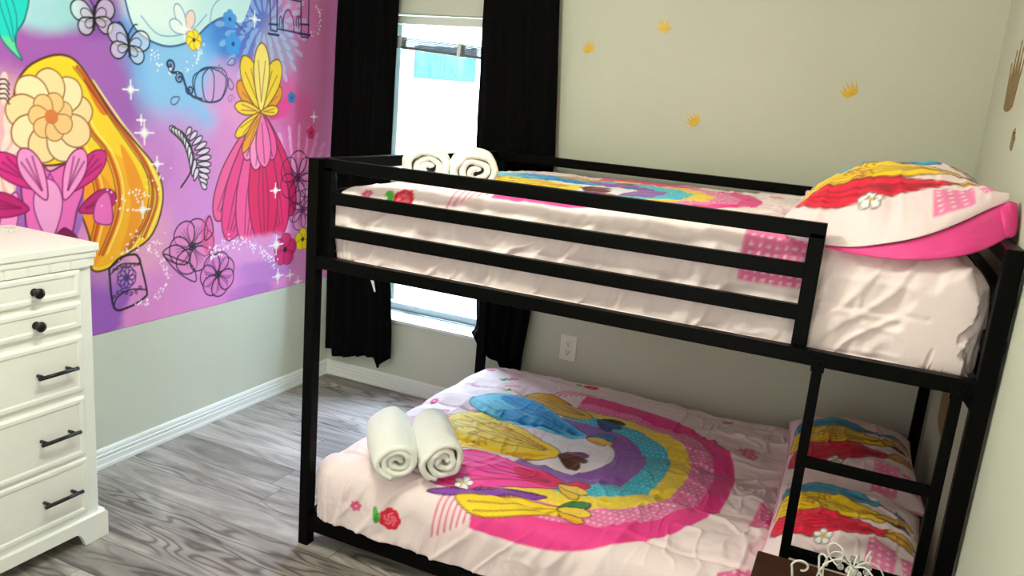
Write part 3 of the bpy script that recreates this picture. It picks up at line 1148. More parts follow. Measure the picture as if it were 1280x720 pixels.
mattress('mattress', 0.125, 1.908, 0.135, 1.250, 1.026, 1.215, 'white sheeted mattress of the upper bunk, its end showing beside the right post')
mattress('mattress', 0.125, 1.900, 0.110, 1.285, 0.092, 0.285, 'white sheeted mattress of the lower bunk, hidden under the rainbow comforter')


def paint_comforter(Sg, Tg):
    """rainbow comforter print in flat cloth metres: s along the bed, t across"""
    c = Canvas(Sg, Tg, C(249, 228, 233))
    c.px = 0.004
    s, t = c.U, c.V

    def band(cx_, rx, ry, colr, dots=None, ds=0.022):
        dx = np.maximum(s - cx_, 0) / rx
        dd = (np.abs(dx) ** 2.3 + np.abs((t - 0.555) / ry) ** 2.3)
        idx = np.nonzero((dd < 1.05) & (s > 0.65))[0]
        edge = np.clip((1 - dd[idx]) / 0.022 + 0.5, 0, 1) * np.clip((s[idx] - 0.66) / 0.005 + 0.5, 0, 1)
        c.mix(idx, edge, colr)
        if dots is not None and idx.size:
            a_ = s[idx] / ds
            b_ = t[idx] / ds
            rowp = np.floor(b_)
            fa = (a_ + 0.5 * (rowp % 2)) % 1 - 0.5
            fb = b_ % 1 - 0.5
            hit = np.clip((0.26 - np.hypot(fa, fb)) / 0.12, 0, 1)
            c.mix(idx, hit * 0.85 * edge, dots)

    # striped cloud ends of the arc
    for t0, t1 in ((-0.06, 0.20), (1.02, 1.13)):
        c.fill([(0.53, t0), (0.535, (t0 + t1) / 2), (0.60, t1), (0.70, t1), (0.70, t0 + 0.05), (0.62, t0 + 0.02)], C(252, 226, 232), 1)
        for k_ in range(8):
            q = 0.535 + 0.021 * k_
            w_ = min(1.0, (8 - k_) / 4)
            tb = t0 + 0.014 * k_
            c.stroke([(q, tb), (q + 0.01, tb + 0.5 * (t1 - tb)), (q + 0.05, t1)], 0.0075, C(236, 128, 166))
    band(0.80, 0.575, 0.555, C(238, 62, 146))
    band(0.80, 0.505, 0.475, C(240, 122, 180), C(252, 216, 232), 0.020)
    band(0.80, 0.42, 0.395, C(247, 212, 62), C(250, 226, 120), 0.026)
    band(0.80, 0.35, 0.325, C(66, 186, 214), C(150, 220, 236), 0.020)
    band(0.79, 0.275, 0.25, C(148, 92, 178))
    band(0.78, 0.17, 0.15, C(244, 236, 244))

    # a bouquet of five long petals fanning out of the arc
    def bigpetal(poly, colr, inkc, lines=(), shade=None):
        c.fill(poly, colr)
        if shade is not None:
            for pl_ in shade[1]:
                c.fill(pl_, shade[0])
        for l_ in lines:
            c.stroke(l_, 0.0045, inkc, 0.85)
        c.stroke(poly, 0.005, inkc, closed=True)

    def fan(a, b, n, bow=0.02):
        out = []
        for k_ in range(n):
            q = (k_ + 1) / (n + 1)
            p0 = np.array(a[0]) * (1 - q) + np.array(a[1]) * q
            p1 = np.array(b)
            mid = (p0 + p1) / 2 + np.array([0, bow * (1 if k_ % 2 else -1)])
            out.append([tuple(p0), tuple(mid), tuple(p1 * 0.9 + p0 * 0.1)])
        return out

    INKB = C(60, 40, 30)
    # ochre petal (back)
    bigpetal([(0.40, 0.94), (0.43, 1.02), (0.52, 1.03), (0.62, 1.00), (0.72, 0.93), (0.77, 0.86), (0.70, 0.82), (0.58, 0.83), (0.47, 0.86)], C(222, 170, 44), INKB,
             fan([(0.43, 0.90), (0.46, 1.01)], (0.76, 0.87), 4))
    # blue
    bigpetal([(0.28, 0.74), (0.27, 0.82), (0.33, 0.89), (0.42, 0.93), (0.53, 0.89), (0.66, 0.80), (0.79, 0.73), (0.80, 0.69), (0.70, 0.66), (0.55, 0.66), (0.40, 0.69)], C(110, 206, 232), C(16, 70, 130),
             fan([(0.30, 0.73), (0.40, 0.91)], (0.79, 0.71), 5),
             (C(22, 150, 214), [[(0.36, 0.86), (0.42, 0.92), (0.53, 0.88), (0.66, 0.79), (0.79, 0.72), (0.68, 0.72), (0.52, 0.77)], [(0.40, 0.72), (0.56, 0.70), (0.72, 0.70), (0.58, 0.745), (0.44, 0.77)]]))
    # yellow
    yp = [(0.30, 0.42), (0.265, 0.50), (0.275, 0.60), (0.33, 0.69), (0.42, 0.68), (0.53, 0.64), (0.66, 0.57), (0.76, 0.52), (0.76, 0.46), (0.64, 0.40), (0.52, 0.35), (0.40, 0.33), (0.345, 0.36)]
    bigpetal(yp, C(252, 216, 30), C(140, 84, 10), fan([(0.29, 0.43), (0.34, 0.67)], (0.76, 0.49), 6),
             (C(238, 176, 20), [[(0.44, 0.60), (0.56, 0.58), (0.74, 0.50), (0.60, 0.53)], [(0.40, 0.36), (0.54, 0.40), (0.74, 0.47), (0.56, 0.37)]]))
    for k_ in range(14):
        q = k_ / 13
        px_, py_ = 0.40 + 0.10 * math.sin(q * 9), 0.38 + 0.27 * q
        c.stroke([(px_ - 0.012, py_ - 0.010), (px_ - 0.018, py_ + 0.004), (px_, py_ + 0.014), (px_ + 0.012, py_ + 0.004)], 0.0045, C(176, 108, 10))
        c.stroke([(px_ + 0.09 - 0.01, py_ - 0.006), (px_ + 0.078, py_ + 0.005), (px_ + 0.09, py_ + 0.012)], 0.004, C(190, 120, 16))
    # magenta
    bigpetal([(0.44, 0.11), (0.42, 0.20), (0.44, 0.29), (0.52, 0.34), (0.66, 0.345), (0.80, 0.325), (0.87, 0.30), (0.86, 0.25), (0.76, 0.19), (0.62, 0.125), (0.52, 0.09)], C(244, 66, 164), C(130, 10, 70),
             fan([(0.44, 0.13), (0.50, 0.33)], (0.86, 0.28), 6), (C(224, 26, 92), [[(0.68, 0.30), (0.80, 0.32), (0.87, 0.295), (0.84, 0.245), (0.74, 0.24)], [(0.50, 0.12), (0.64, 0.19), (0.78, 0.245), (0.60, 0.16)]]))
    c.flower((0.57, 0.135), 0.035, 5, WHITE, 1, INKB, 0.003, C(240, 200, 60), 0.3, 0.8)
    # violet and golden ribbon leaves at the foot
    bigpetal([(0.48, 0.06), (0.56, 0.095), (0.68, 0.14), (0.78, 0.175), (0.85, 0.185), (0.80, 0.15), (0.68, 0.11), (0.56, 0.065)], C(142, 70, 176), C(60, 20, 90), [[(0.55, 0.09), (0.68, 0.145), (0.82, 0.18)]])
    bigpetal([(0.58, 0.07), (0.66, 0.10), (0.78, 0.135), (0.90, 0.16), (0.93, 0.14), (0.86, 0.09), (0.76, 0.05), (0.66, 0.035)], C(250, 212, 40), C(150, 96, 10),
             [[(0.63, 0.065), (0.74, 0.09), (0.90, 0.145)], [(0.66, 0.045), (0.78, 0.075), (0.90, 0.135)]])
    # calyx leaves where each petal gathers
    for c0, an, cols in (((0.79, 0.87), -0.3, (C(34, 58, 130), C(40, 24, 30), C(20, 90, 150))), ((0.80, 0.71), -0.1, (C(228, 170, 60), C(36, 130, 190), C(240, 190, 90))),
                         ((0.77, 0.49), 0.0, (C(92, 34, 20), C(122, 62, 130), C(110, 46, 26))), ((0.85, 0.28), -0.1, (C(236, 190, 60), C(226, 34, 90), C(246, 204, 80))),
                         ((0.90, 0.15), 0.1, (C(236, 176, 40), C(60, 130, 80), C(248, 208, 70)))):
        for q, cc in zip((-0.5, 0.5, 0.0), cols):
            c.petal(c0, an + q, 0.11, 0.048, cc, 1, INKB, 0.004)

    # hearts and polka patches towards the pillows
    def patch(poly, dots=True, colr=C(240, 118, 172)):
        c.fill(poly, colr, 1, smooth=False)
        if dots:
            P = np.array(poly)
            idx = c._box(P[:, 0].min(), P[:, 0].max(), P[:, 1].min(), P[:, 1].max())
            a_, b_ = s[idx] / 0.022, t[idx] / 0.022
            hit = np.clip((0.27 - np.hypot(a_ % 1 - 0.5, b_ % 1 - 0.5)) / 0.14, 0, 1) * (np.abs(c.C[idx] - np.array(colr)).sum(1) < 0.02)
            c.mix(idx, hit * 0.9, C(253, 226, 236))

    def heart(cx_, cy_, r, ang, dots=True):
        pts = []
        for k_ in range(26):
            th = 2 * PI * k_ / 26
            hx = 16 * math.sin(th) ** 3 / 17
            hy = (13 * math.cos(th) - 5 * math.cos(2 * th) - 2 * math.cos(3 * th) - math.cos(4 * th)) / 17
            pts.append((cx_ + r * (hx * math.cos(ang) - hy * math.sin(ang)), cy_ + r * (hx * math.sin(ang) + hy * math.cos(ang))))
        patch(pts, dots)

    heart(1.375, 0.905, 0.052, -1.2)
    patch([(1.46, 0.33), (1.545, 0.35), (1.55, 0.47), (1.475, 0.50)])
    patch([(1.42, -0.13), (1.58, -0.13), (1.58, 0.10), (1.50, 0.13), (1.42, 0.08)])
    patch([(1.56, 0.22), (1.66, 0.22), (1.66, 0.38), (1.56, 0.36)], False, C(240, 236, 232))
    patch([(1.42, 1.02), (1.52, 1.02), (1.52, 1.14), (1.42, 1.14)], False, C(244, 232, 230))

    # scattered roses and tiny blossoms
    def rose(cx_, cy_, r):
        for k_ in range(7):
            th = 2 * PI * k_ / 7
            c.blob((cx_ + r * 0.55 * math.cos(th), cy_ + r * 0.55 * math.sin(th)), r * 0.5, r * 0.5, C(226, 28, 66), 1, soft=0.2)
        c.dot((cx_, cy_), r * 0.7, C(214, 16, 54))
        for k_ in range(5):
            th = 1.3 * k_
            c.stroke([(cx_ + r * 0.6 * math.cos(th), cy_ + r * 0.6 * math.sin(th)), (cx_ + r * 0.45 * math.cos(th + 0.7), cy_ + r * 0.45 * math.sin(th + 0.7)),
                      (cx_ + r * 0.2 * math.cos(th + 1.3), cy_ + r * 0.2 * math.sin(th + 1.3))], 0.006, C(252, 120, 140))
        c.petal((cx_ - r * 0.9, cy_ - r * 0.1), PI - 0.6, r * 1.2, r * 0.8, C(84, 184, 70))
        c.petal((cx_ - r * 0.9, cy_ - r * 0.1), PI + 0.5, r * 0.8, r * 0.6, C(50, 150, 60))

    rose(0.375, -0.050, 0.037)
    rose(0.62, 1.27, 0.04)
    for x_, y_ in ((0.235, -0.045), (0.21, 0.30), (0.18, 0.20), (0.26, 0.56), (0.19, 0.96), (0.12, 0.72), (0.30, 1.13), (0.23, 0.62), (0.95, 1.24), (1.25, 1.2), (0.15, 1.2)):
        c.flower((x_, y_), 0.021, 6, C(236, 92, 150), 1, None, 0.003, C(252, 214, 226), 0.2, 0.7)
    for x_, y_ in ((0.28, 0.115), (0.27, 1.10), (0.34, 0.98)):
        for q in (0.3, 1.8, 3.2, 4.6):
            c.petal((x_, y_), q, 0.028, 0.018, C(70, 150, 80))
    c.petal((0.30, 1.02), 0.4, 0.08, 0.03, C(246, 170, 196))
    return np.clip(c.C, 0, 1)


def comforter(name, x0, x1, y0, y1, r, ztop, zbot, step, ds, dt, bulge, wr, label, seed, crown=0.02, tuck=0.03, ymin=-1.0, gath=0.5):
    rc = 0.02                                     # corner radius of the flat core
    cx0, cx1, cy0, cy1 = x0 + r, x1 - r, y0 + r, y1 - r
    dmax = r * PI / 2 + max(0.0, ztop - r - zbot)
    ext = dmax + tuck + step
    ns = int((cx1 - cx0 + 2 * ext) / step)
    ntt = int((cy1 - cy0 + 2 * ext) / step)
    s = np.linspace(cx0 - ext, cx1 + ext, ns)
    t = np.linspace(cy0 - ext, cy1 + ext, ntt)
    S, Tt = np.meshgrid(s, t, indexing='ij')
    mx_, my_ = (cx0 + cx1) / 2, (cy0 + cy1) / 2
    hx, hy = (cx1 - cx0) / 2 - rc, (cy1 - cy0) / 2 - rc
    qx, qy = np.abs(S - mx_) - hx, np.abs(Tt - my_) - hy
    ox, oy = np.maximum(qx, 0), np.maximum(qy, 0)
    ln = np.hypot(ox, oy)
    d = ln - rc + np.minimum(np.maximum(qx, qy), 0)
    nx = np.where(ln > 1e-9, ox / np.maximum(ln, 1e-9), 0) * np.sign(S - mx_)
    ny = np.where(ln > 1e-9, oy / np.maximum(ln, 1e-9), 0) * np.sign(Tt - my_)
    dp = np.maximum(d, 0)
    dc = np.minimum(dp, dmax)
    bx, by = S - nx * dp, Tt - ny * dp
    th = np.minimum(dc / r, PI / 2)
    h = r * np.sin(th)
    drop = r * (1 - np.cos(th)) + np.maximum(dc - r * PI / 2, 0)
    over = np.clip(dp - dmax, 0, tuck)
    h = h - over                                  # the hem turns under
    X, Y = bx + nx * h, by + ny * h
    Z = ztop - drop
    # normals of the smooth shape
    NZ = np.cos(th)
    NX, NY = nx * np.sin(th), ny * np.sin(th)
    # puffed channels and wrinkles, pushed along the normal
    top = np.clip(1 - dp / (r * 1.2), 0, 1)
    puff = crown * np.clip(1 - ((S - mx_) / (hx + r)) ** 4, 0, 1) * np.clip(1 - ((Tt - my_) / (hy + r)) ** 4, 0, 1) * top
    q = (Tt - 0.10 - dt) / 0.29 + 0.02 * fbm(S * 3, Tt * 3, 3, seed)
    ch = np.abs((q + 0.5) % 1 - 0.5) * 0.29
    groove = np.exp(-(ch / 0.007) ** 2) * 0.015 + np.exp(-(ch / 0.05) ** 2) * 0.014
    pulls = np.exp(-(ch / 0.05) ** 2) * fbm(S * 24, Tt * 5, 2, seed + 2) * 0.014
    side = np.clip(dp / (r * 0.9), 0, 1)
    along = np.where(np.abs(nx) > np.abs(ny), Tt, S)
    drape_w = fbm(along * 9 + 0.9 * dp * 4, dp * 2.2, 3, seed + 5) * 0.022 * side + ridge(along * 7 + dp * 6, dp * 1.6, seed + 9) * 0.007 * side
    drape_w = drape_w + gath * (fbm(along * 24 + dp * 6, dp * 3.5, 2, seed + 15) * 0.016 + ridge(along * 13 + fbm(along * 4, dp * 3, 2, seed) * 2 + dp * 9, dp * 2.5, seed + 16) * 0.010) * np.clip(dp / (r * 1.1) - 0.35, 0, 1)
    drape_w = drape_w * np.where(np.abs(nx) > 0.6, 0.4, 1.0)
    wrk = fbm(S * 7, Tt * 7, 4, seed + 7) * 0.015 + (ridge(S * 8 + fbm(S * 5, Tt * 5, 2, seed) * 1.5, Tt * 8, seed + 11)) * 0.009
    wrk2 = (ridge(S * 15 + 2 * fbm(S * 7, Tt * 7, 2, seed + 1), Tt * 11, seed + 12)) * 0.008
    calm = np.clip((S - wr[0]) / wr[1], 0.0, 1.0)
    wrk, wrk2 = [w_ * np.where(np.abs(nx) > 0.6, 1 - 0.7 * side, 1.0) for w_ in (wrk, wrk2)]
    disp = puff - groove * (1 - 0.7 * side) + pulls * (1 - side) + drape_w + (wrk + wrk2) * (0.35 + 0.85 * calm) * (1 - 0.55 * side)
    disp = disp + 0.030 * np.clip(2 * np.abs(nx * ny), 0, 1) ** 0.7 * np.clip((dp - 0.6 * r) / (r * 0.6), 0, 1)   # stuffed corners
    if bulge is not None:
        disp = disp + bulge(S, Tt, dp, ny)
    disp = disp * (over < 1e-6) + np.where(over > 0, disp, 0) * 0.5
    X, Y, Z = X + NX * disp, Y + NY * disp, Z + NZ * disp
    Z = np.maximum(Z, zbot - 0.012 * (over > 0))
    Y = np.maximum(Y, ymin)
    lim = dp > dmax + tuck
    keepf = ~(lim[:-1, :-1] & lim[1:, :-1] & lim[1:, 1:] & lim[:-1, 1:])
    Sp, Tp = bx + nx * np.minimum(dp, dmax), by + ny * np.minimum(dp, dmax)
    cols = paint_comforter(Sp + ds, Tp + dt)
    f = grid_faces(ns, ntt, keepf)
    used = np.unique(f)
    remap = np.full(ns * ntt, -1)
    remap[used] = np.arange(used.size)
    V_ = np.stack([X.ravel(), Y.ravel(), Z.ravel()], -1)[used]
    o = mesh_np(name, V_, remap[f], M['comforter'], None, cols[used])
    tag(o, label, 'comforter', 'rainbow comforters on the bunk')
    # piped hem along the front
    hem = []
    for sx_ in np.arange(cx0, cx1 - 0.02, 0.02):
        i = int(round((sx_ - s[0]) / (s[1] - s[0])))
        j = int(np.argmin(np.abs(t - (cy0 - dmax))))
        hem.append((X[i, j], Y[i, j] - 0.001, max(Z[i, j], zbot) + 0.001))
    bm_ = bmesh.new()
    add_tube(bm_, hem, 0.0042, 8)
    link_bm('piping', bm_, M['piping'], o, True)
    return o


M['comforter'] = painted('comforter_print', 0.62, 0.10, 420, 0.15)
M['piping'] = mat('pink_piping', C(250, 231, 234), 0.7)
add_bump(M['piping'], 300, 0.1, 0.0006)


def bulge_low(S, Tt, dp, ny):
    front = (ny < -0.5) * np.clip(dp / 0.12, 0, 1) * np.clip((1.50 - S) / 0.12, 0, 1)
    return 0.028 * front * np.clip((S + 0.05) / 0.2, 0, 1) + 0.012 * fbm(S * 2.2, Tt * 2.2, 2, 77)


def bulge_up(S, Tt, dp, ny):
    return -0.045 * np.clip((0.26 - S) / 0.2, 0, 1) ** 2 * np.clip(1 - dp / 0.13, 0, 1) + 0.022 * np.clip((S - 0.2) / 1.2, 0, 1) * np.clip(1 - dp / 0.1, 0, 1) + 0.008 * fbm(S * 2.5, Tt * 2.5, 2, 78) * np.clip(1 - dp / 0.15, 0, 1)


comforter('comforter', 0.036, 1.910, 0.030, 1.372, 0.115, 0.348, 0.114, 0.0042, 0.0, 0.01, bulge_low, (0.9, 0.7),
          'pink rainbow comforter spread over the lower bunk, in the shade of the upper one', 21)
comforter('comforter', 0.046, 1.922, 0.073, 1.312, 0.085, 1.290, 1.030, 0.006, 0.07, -0.125, bulge_up, (0.9, 0.7),
          'pink rainbow comforter on the upper bunk behind the black guard rail', 45, 0.012, 0.03, 0.0580, 1.0)


# ================================================================== PILLOWS
def paint_pillow(u, v, mirror=False, colx=0.0):
    """u 0..1 from the bed side to the wall, v 0..1 from the front hem to the back"""
    c = Canvas(u, v, C(247, 222, 230))
    c.px = 0.012
    INKB = C(60, 36, 24)

    def pet(poly, colr, ink, tip):
        c.fill(poly, colr)
        P = np.array(poly)
        for k_ in range(5):
            q = (k_ + 1) / 6
            a_ = P[0] * (1 - q) + P[2] * q
            c.stroke([tuple(a_), tuple((a_ + np.array(tip)) / 2 + [0, 0.03 * (q - 0.5)]), tuple(np.array(tip) * 0.9 + a_ * 0.1)], 0.010, ink, 0.8)
        c.stroke(poly, 0.012, ink, closed=True)

    pet([(0.06, 0.72), (0.04, 0.84), (0.12, 0.93), (0.34, 0.93), (0.58, 0.84), (0.70, 0.77), (0.66, 0.72), (0.46, 0.74), (0.24, 0.74)], C(58, 166, 206), C(14, 60, 110), (0.70, 0.77))
    pet([(0.04, 0.48), (0.02, 0.62), (0.06, 0.74), (0.26, 0.78), (0.48, 0.74), (0.70, 0.63), (0.72, 0.56), (0.54, 0.52), (0.30, 0.50)], C(252, 210, 24), C(150, 84, 8), (0.72, 0.60))
    for k_ in range(9):
        q = k_ / 8
        px_, py_ = 0.30 + 0.05 * math.sin(9 * q), 0.52 + 0.22 * q
        c.stroke([(px_ - 0.02, py_ - 0.01), (px_ - 0.03, py_ + 0.01), (px_, py_ + 0.03), (px_ + 0.02, py_)], 0.011, C(176, 100, 8))
    pet([(0.06, 0.28), (0.03, 0.38), (0.08, 0.49), (0.28, 0.52), (0.50, 0.51), (0.74, 0.46), (0.72, 0.41), (0.54, 0.36), (0.30, 0.28)], C(232, 22, 62), C(120, 4, 30), (0.74, 0.43))
    for p0, p1, cc in (((0.70, 0.60), 0.0, C(84, 28, 18)), ((0.66, 0.60), 0.15, C(226, 164, 40)), ((0.72, 0.43), 0.05, C(226, 160, 44)), ((0.70, 0.77), -0.15, C(60, 150, 200)),
                       ((0.76, 0.74), -0.25, C(214, 160, 70)), ((0.74, 0.45), 0.3, C(236, 180, 60))):
        c.petal(p0, p1, 0.22, 0.06, cc, 1, INKB, 0.010)
    c.flower((0.36, 0.29), 0.06, 5, WHITE, 1, INKB, 0.007, C(226, 170, 40), 0.3, 0.8)

    def polka(poly):
        cc = np.array(C(242, 128, 180))
        c.fill(poly, cc, 1, smooth=False)
        idx = c._box(0, 1, 0, 1)
        hit = np.clip((0.30 - np.hypot((c.U[idx] * 19) % 1 - 0.5, (c.V[idx] * 26) % 1 - 0.5)) / 0.2, 0, 1) * (np.abs(c.C[idx] - cc).sum(1) < 0.02)
        c.mix(idx, hit * 0.9, C(254, 230, 240))

    polka([(0.62, 0.14), (0.80, 0.14), (0.82, 0.33), (0.64, 0.36)])
    polka([(0.86, 0.20), (0.97, 0.22), (0.95, 0.34), (0.84, 0.32)])
    return np.clip(c.C, 0, 1)


def pillow_mesh(name, cx_, cy_, zb, hw, hl, tk, seed, rot=0.0, tilt=0.0, lift=None, vs=(0.12, 1.04), dome=(2.6, 0.55), want=False, lip=None):
    """a stuffed pillow: half width hw (x), half length hl (y), thickness tk resting on zb"""
    n, m_ = 110, 140
    a = np.linspace(-1, 1, n)
    b = np.linspace(-1, 1, m_)
    A, B = np.meshgrid(a, b, indexing='ij')
    # corners pulled in a little, sides slightly bowed
    px_ = A * hw * (1 - 0.07 * (1 - A ** 2) * 0 - 0.06 * (1 - B ** 2) * 0) * (1 - 0.05 * np.cos(B * PI / 2) * np.abs(A) ** 3)
    py_ = B * hl * (1 - 0.05 * np.cos(A * PI / 2) * np.abs(B) ** 3)
    f = (np.clip(1 - np.abs(A) ** dome[0], 0, 1) * np.clip(1 - np.abs(B) ** dome[0], 0, 1)) ** dome[1]
    rim = np.clip(1 - f / 0.5, 0, 1)
    wr_ = fbm(A * 3 + seed, B * 3, 4, seed) * 0.016 + ridge(A * 4, B * 4 + seed, seed + 3) * 0.006
    pull = fbm((np.arctan2(B, A)) * 5, np.hypot(A, B) * 1.5, 3, seed + 4) * 0.012 * rim
    zt = tk * 0.62 * f + (wr_ + pull) * np.minimum(1, f * 2.2) + 0.006
    zl = -tk * 0.38 * f
    ca, sa = math.cos(rot), math.sin(rot)
    X = cx_ + ca * px_ - sa * py_
    Y = cy_ + sa * px_ + ca * py_
    base = zb + tk * 0.38 + tilt * (px_ + hw)
    if lift is not None:
        base = base + lift(A, B)
    zl = np.minimum(zl, zt - 0.004)
    T_ = np.stack([X, Y, base + zt], -1)
    if lip is not None:                              # the open mouth: the cloth runs on to a free lip
        j0 = 44
        LP = catmull(lip, 10)
        LP = np.array([[np.interp(q, np.linspace(0, 1, len(LP)), LP[:, k_]) for k_ in range(3)] for q in np.linspace(0, 1, n)])
        p0 = T_[:, j0]
        m0 = (T_[:, j0 - 2] - T_[:, j0 + 2]) / 4 * j0 * 0.8
        m1 = np.array([0.0, -0.05, -0.13])[None]
        for j in range(j0):
            q = 1 - j / j0
            T_[:, j] = ((2 * q ** 3 - 3 * q * q + 1) * p0 + (q ** 3 - 2 * q * q + q) * m0 + (-2 * q ** 3 + 3 * q * q) * LP + (q ** 3 - q * q) * m1)
            T_[:, j, 2] += fbm(a * 4, np.full(n, q * 2.0), 3, 61) * 0.012 * math.sin(PI * min(1, q * 1.1)) * 1.0
            T_[:, j, 1] -= fbm(a * 5 + q, np.full(n, q * 2.0 + 4), 3, 62) * 0.012 * math.sin(PI * min(1, q))
    V1 = T_.reshape(-1, 3)
    L_ = np.stack([X, Y, base + zl], -1)
    if lip is not None:
        for j in range(j0):
            wq = (1 - j / j0) ** 1.5
            tgt = np.stack([L_[:, j, 0], np.maximum(L_[:, j, 1], T_[:, j, 1] + 0.03), np.minimum(L_[:, j, 2], T_[:, j, 2] - 0.01)], -1)
            L_[:, j] = tgt
    V2 = L_.reshape(-1, 3)
    c1 = paint_pillow((A + 1) / 2, np.interp((B + 1) / 2, vs[0], vs[1]) if isinstance(vs[0], list) else np.clip((B + 1) / 2 * vs[1] + vs[0], -0.2, 1.6))
    c2 = np.tile(np.array(C(244, 150, 190)), (V1.shape[0], 1))
    f1 = grid_faces(n, m_)
    f2 = grid_faces(n, m_)[:, ::-1] + n * m_
    rim_ids = [i * m_ for i in range(n)] + [(n - 1) * m_ + j for j in range(1, m_)] + [i * m_ + m_ - 1 for i in range(n - 2, -1, -1)] + [j for j in range(m_ - 2, 0, -1)]
    R_ = np.array(rim_ids)
    f3 = np.stack([R_, R_ + n * m_, np.roll(R_, -1) + n * m_, np.roll(R_, -1)], -1)
    o = mesh_np(name, np.vstack([V1, V2]), np.vstack([f1, f2, f3]), M['pillow_print'], None, np.vstack([c1, c2]))
    bm_ = bmesh.new()
    pts = [tuple((V1[i] + V2[i]) / 2) for i in (rim_ids[::3] if not want else [j_ for j_ in rim_ids if j_ % m_ >= 20][::3])]
    if want:
        k0 = max(range(len(pts)), key=lambda i_: (Vector(pts[i_]) - Vector(pts[(i_ + 1) % len(pts)])).length)
        pts = pts[k0 + 1:] + pts[:k0 + 1]
    add_tube(bm_, pts, 0.0055, 8, closed=not want)
    link_bm('piping', bm_, M['pillow_edge'], o, True)
    return (o, V1.reshape(n, m_, 3)) if want else o


M['pillow_print'] = painted('pillow_print', 0.65, 0.10, 420, 0.15)
M['pillow_edge'] = mat('pillow_edge', C(244, 176, 206), 0.7)
add_bump(M['pillow_edge'], 300, 0.1, 0.0006)
M['magenta'] = mat('magenta_lining', C(232, 66, 146), 0.6)
add_mottle(M['magenta'], C(226, 56, 138), C(238, 78, 154), 6)
add_bump(M['magenta'], 300, 0.15, 0.0008)
M['hem'] = mat('pale_pink_hem', C(248, 219, 227), 0.65)
add_bump(M['hem'], 300, 0.12, 0.0008)

p = pillow_mesh('pillow', 1.722, 0.880, 0.357, 0.215, 0.325, 0.165, 5, 0.05, 0.05)
tag(p, 'petal print pillow against the back corner of the lower bunk, behind the ladder rung', 'pillow', 'printed pillows on the bunk')
p = pillow_mesh('pillow', 1.728, 0.295, 0.357, 0.205, 0.255, 0.165, 9, 0.0, 0.03)
tag(p, 'petal print pillow on the lower bunk just behind the ladder and white wire ornament', 'pillow', 'printed pillows on the bunk')

upl = [(1.432, 0.090, 1.312), (1.50, 0.075, 1.300), (1.60, 0.062, 1.303), (1.68, 0.066, 1.322), (1.757, 0.078, 1.349), (1.83, 0.125, 1.385), (1.90, 0.20, 1.425), (1.945, 0.25, 1.446)]
# upper pillow: stuffed body, with the pillowcase mouth lying open to the front
p, PT = pillow_mesh('pillow', 1.690, 0.450, 1.306, 0.245, 0.325, 0.172, 14, 0.02, 0.02,
                lambda A, B: 0.020 * (A + 1) * np.clip(1 - B, 0, 1), ([0, 0.155, 0.235, 0.46, 0.60, 1.0], [0.02, 0.28, 0.50, 0.77, 0.95, 1.3]), (2.1, 0.80), True, upl)
tag(p, 'petal print pillow on the upper bunk with its magenta lined pillowcase gaping open', 'pillow', 'printed pillows on the bunk')
low = [(1.55, 0.066, 1.298), (1.62, 0.058, 1.291), (1.70, 0.053, 1.291), (1.78, 0.054, 1.300), (1.86, 0.070, 1.322), (1.92, 0.130, 1.348), (1.955, 0.20, 1.372), (1.967, 0.235, 1.392)]


def loft(rows, nu_=60, nvv=14, bulge=0.0, thick=0.004, seed=3, wr=0.004):
    R = [catmull(r_, 10) for r_ in rows]
    R = [np.array([[np.interp(q, np.linspace(0, 1, len(r_)), r_[:, k_]) for k_ in range(3)] for q in np.linspace(0, 1, nu_)]) for r_ in R]
    out = np.zeros((nu_, nvv, 3))
    for j, q in enumerate(np.linspace(0, 1, nvv)):
        if len(R) == 2:
            out[:, j] = R[0] * (1 - q) + R[1] * q
        else:
            out[:, j] = R[0] * (1 - q) ** 2 + 2 * R[1] * q * (1 - q) + R[2] * q * q
    ii, jj_ = np.meshgrid(np.linspace(0, 1, nu_), np.linspace(0, 1, nvv), indexing='ij')
    out[:, :, 1] -= bulge * np.sin(PI * jj_) * np.sin(PI * ii)
    wv_ = fbm(ii * 7, jj_ * 2.5, 3, seed) * wr * np.sin(PI * jj_)
    out[:, :, 1] -= wv_ * 2
    out[:, :, 2] += wv_
    return out


def loft_obj(name, rows, m, parent, **kw):
    g = loft(rows, **kw)
    o = mesh_np(name, g.reshape(-1, 3), grid_faces(g.shape[0], g.shape[1]), m, parent)
    s_ = o.modifiers.new('cloth', 'SOLIDIFY')
    s_.thickness = 0.003
    s_.offset = 0
    return o


ups = [(1.56, 0.078, 1.297), (1.62, 0.074, 1.303), (1.69, 0.078, 1.320), (1.757, 0.088, 1.345), (1.83, 0.135, 1.381), (1.90, 0.208, 1.421), (1.935, 0.245, 1.440), (1.950, 0.262, 1.446)]
mid = [((a[0] + b[0]) / 2, (a[1] + b[1]) / 2 - 0.022, (a[2] + b[2]) / 2 - 0.008) for a, b in zip(ups, low)]
loft_obj('pillowcase_lining', [ups, mid, low], M['magenta'], p, seed=8, wr=0.005)
flap = [[(1.925, 0.225, 1.430), (1.945, 0.24, 1.446), (1.966, 0.27, 1.440)], [(1.932, 0.180, 1.395), (1.962, 0.20, 1.400), (1.970, 0.235, 1.405)], [(1.945, 0.172, 1.362), (1.962, 0.19, 1.368), (1.971, 0.225, 1.378)]]
loft_obj('lining_corner', flap, M['magenta'], p, nu_=20, nvv=10, seed=11, wr=0.004)
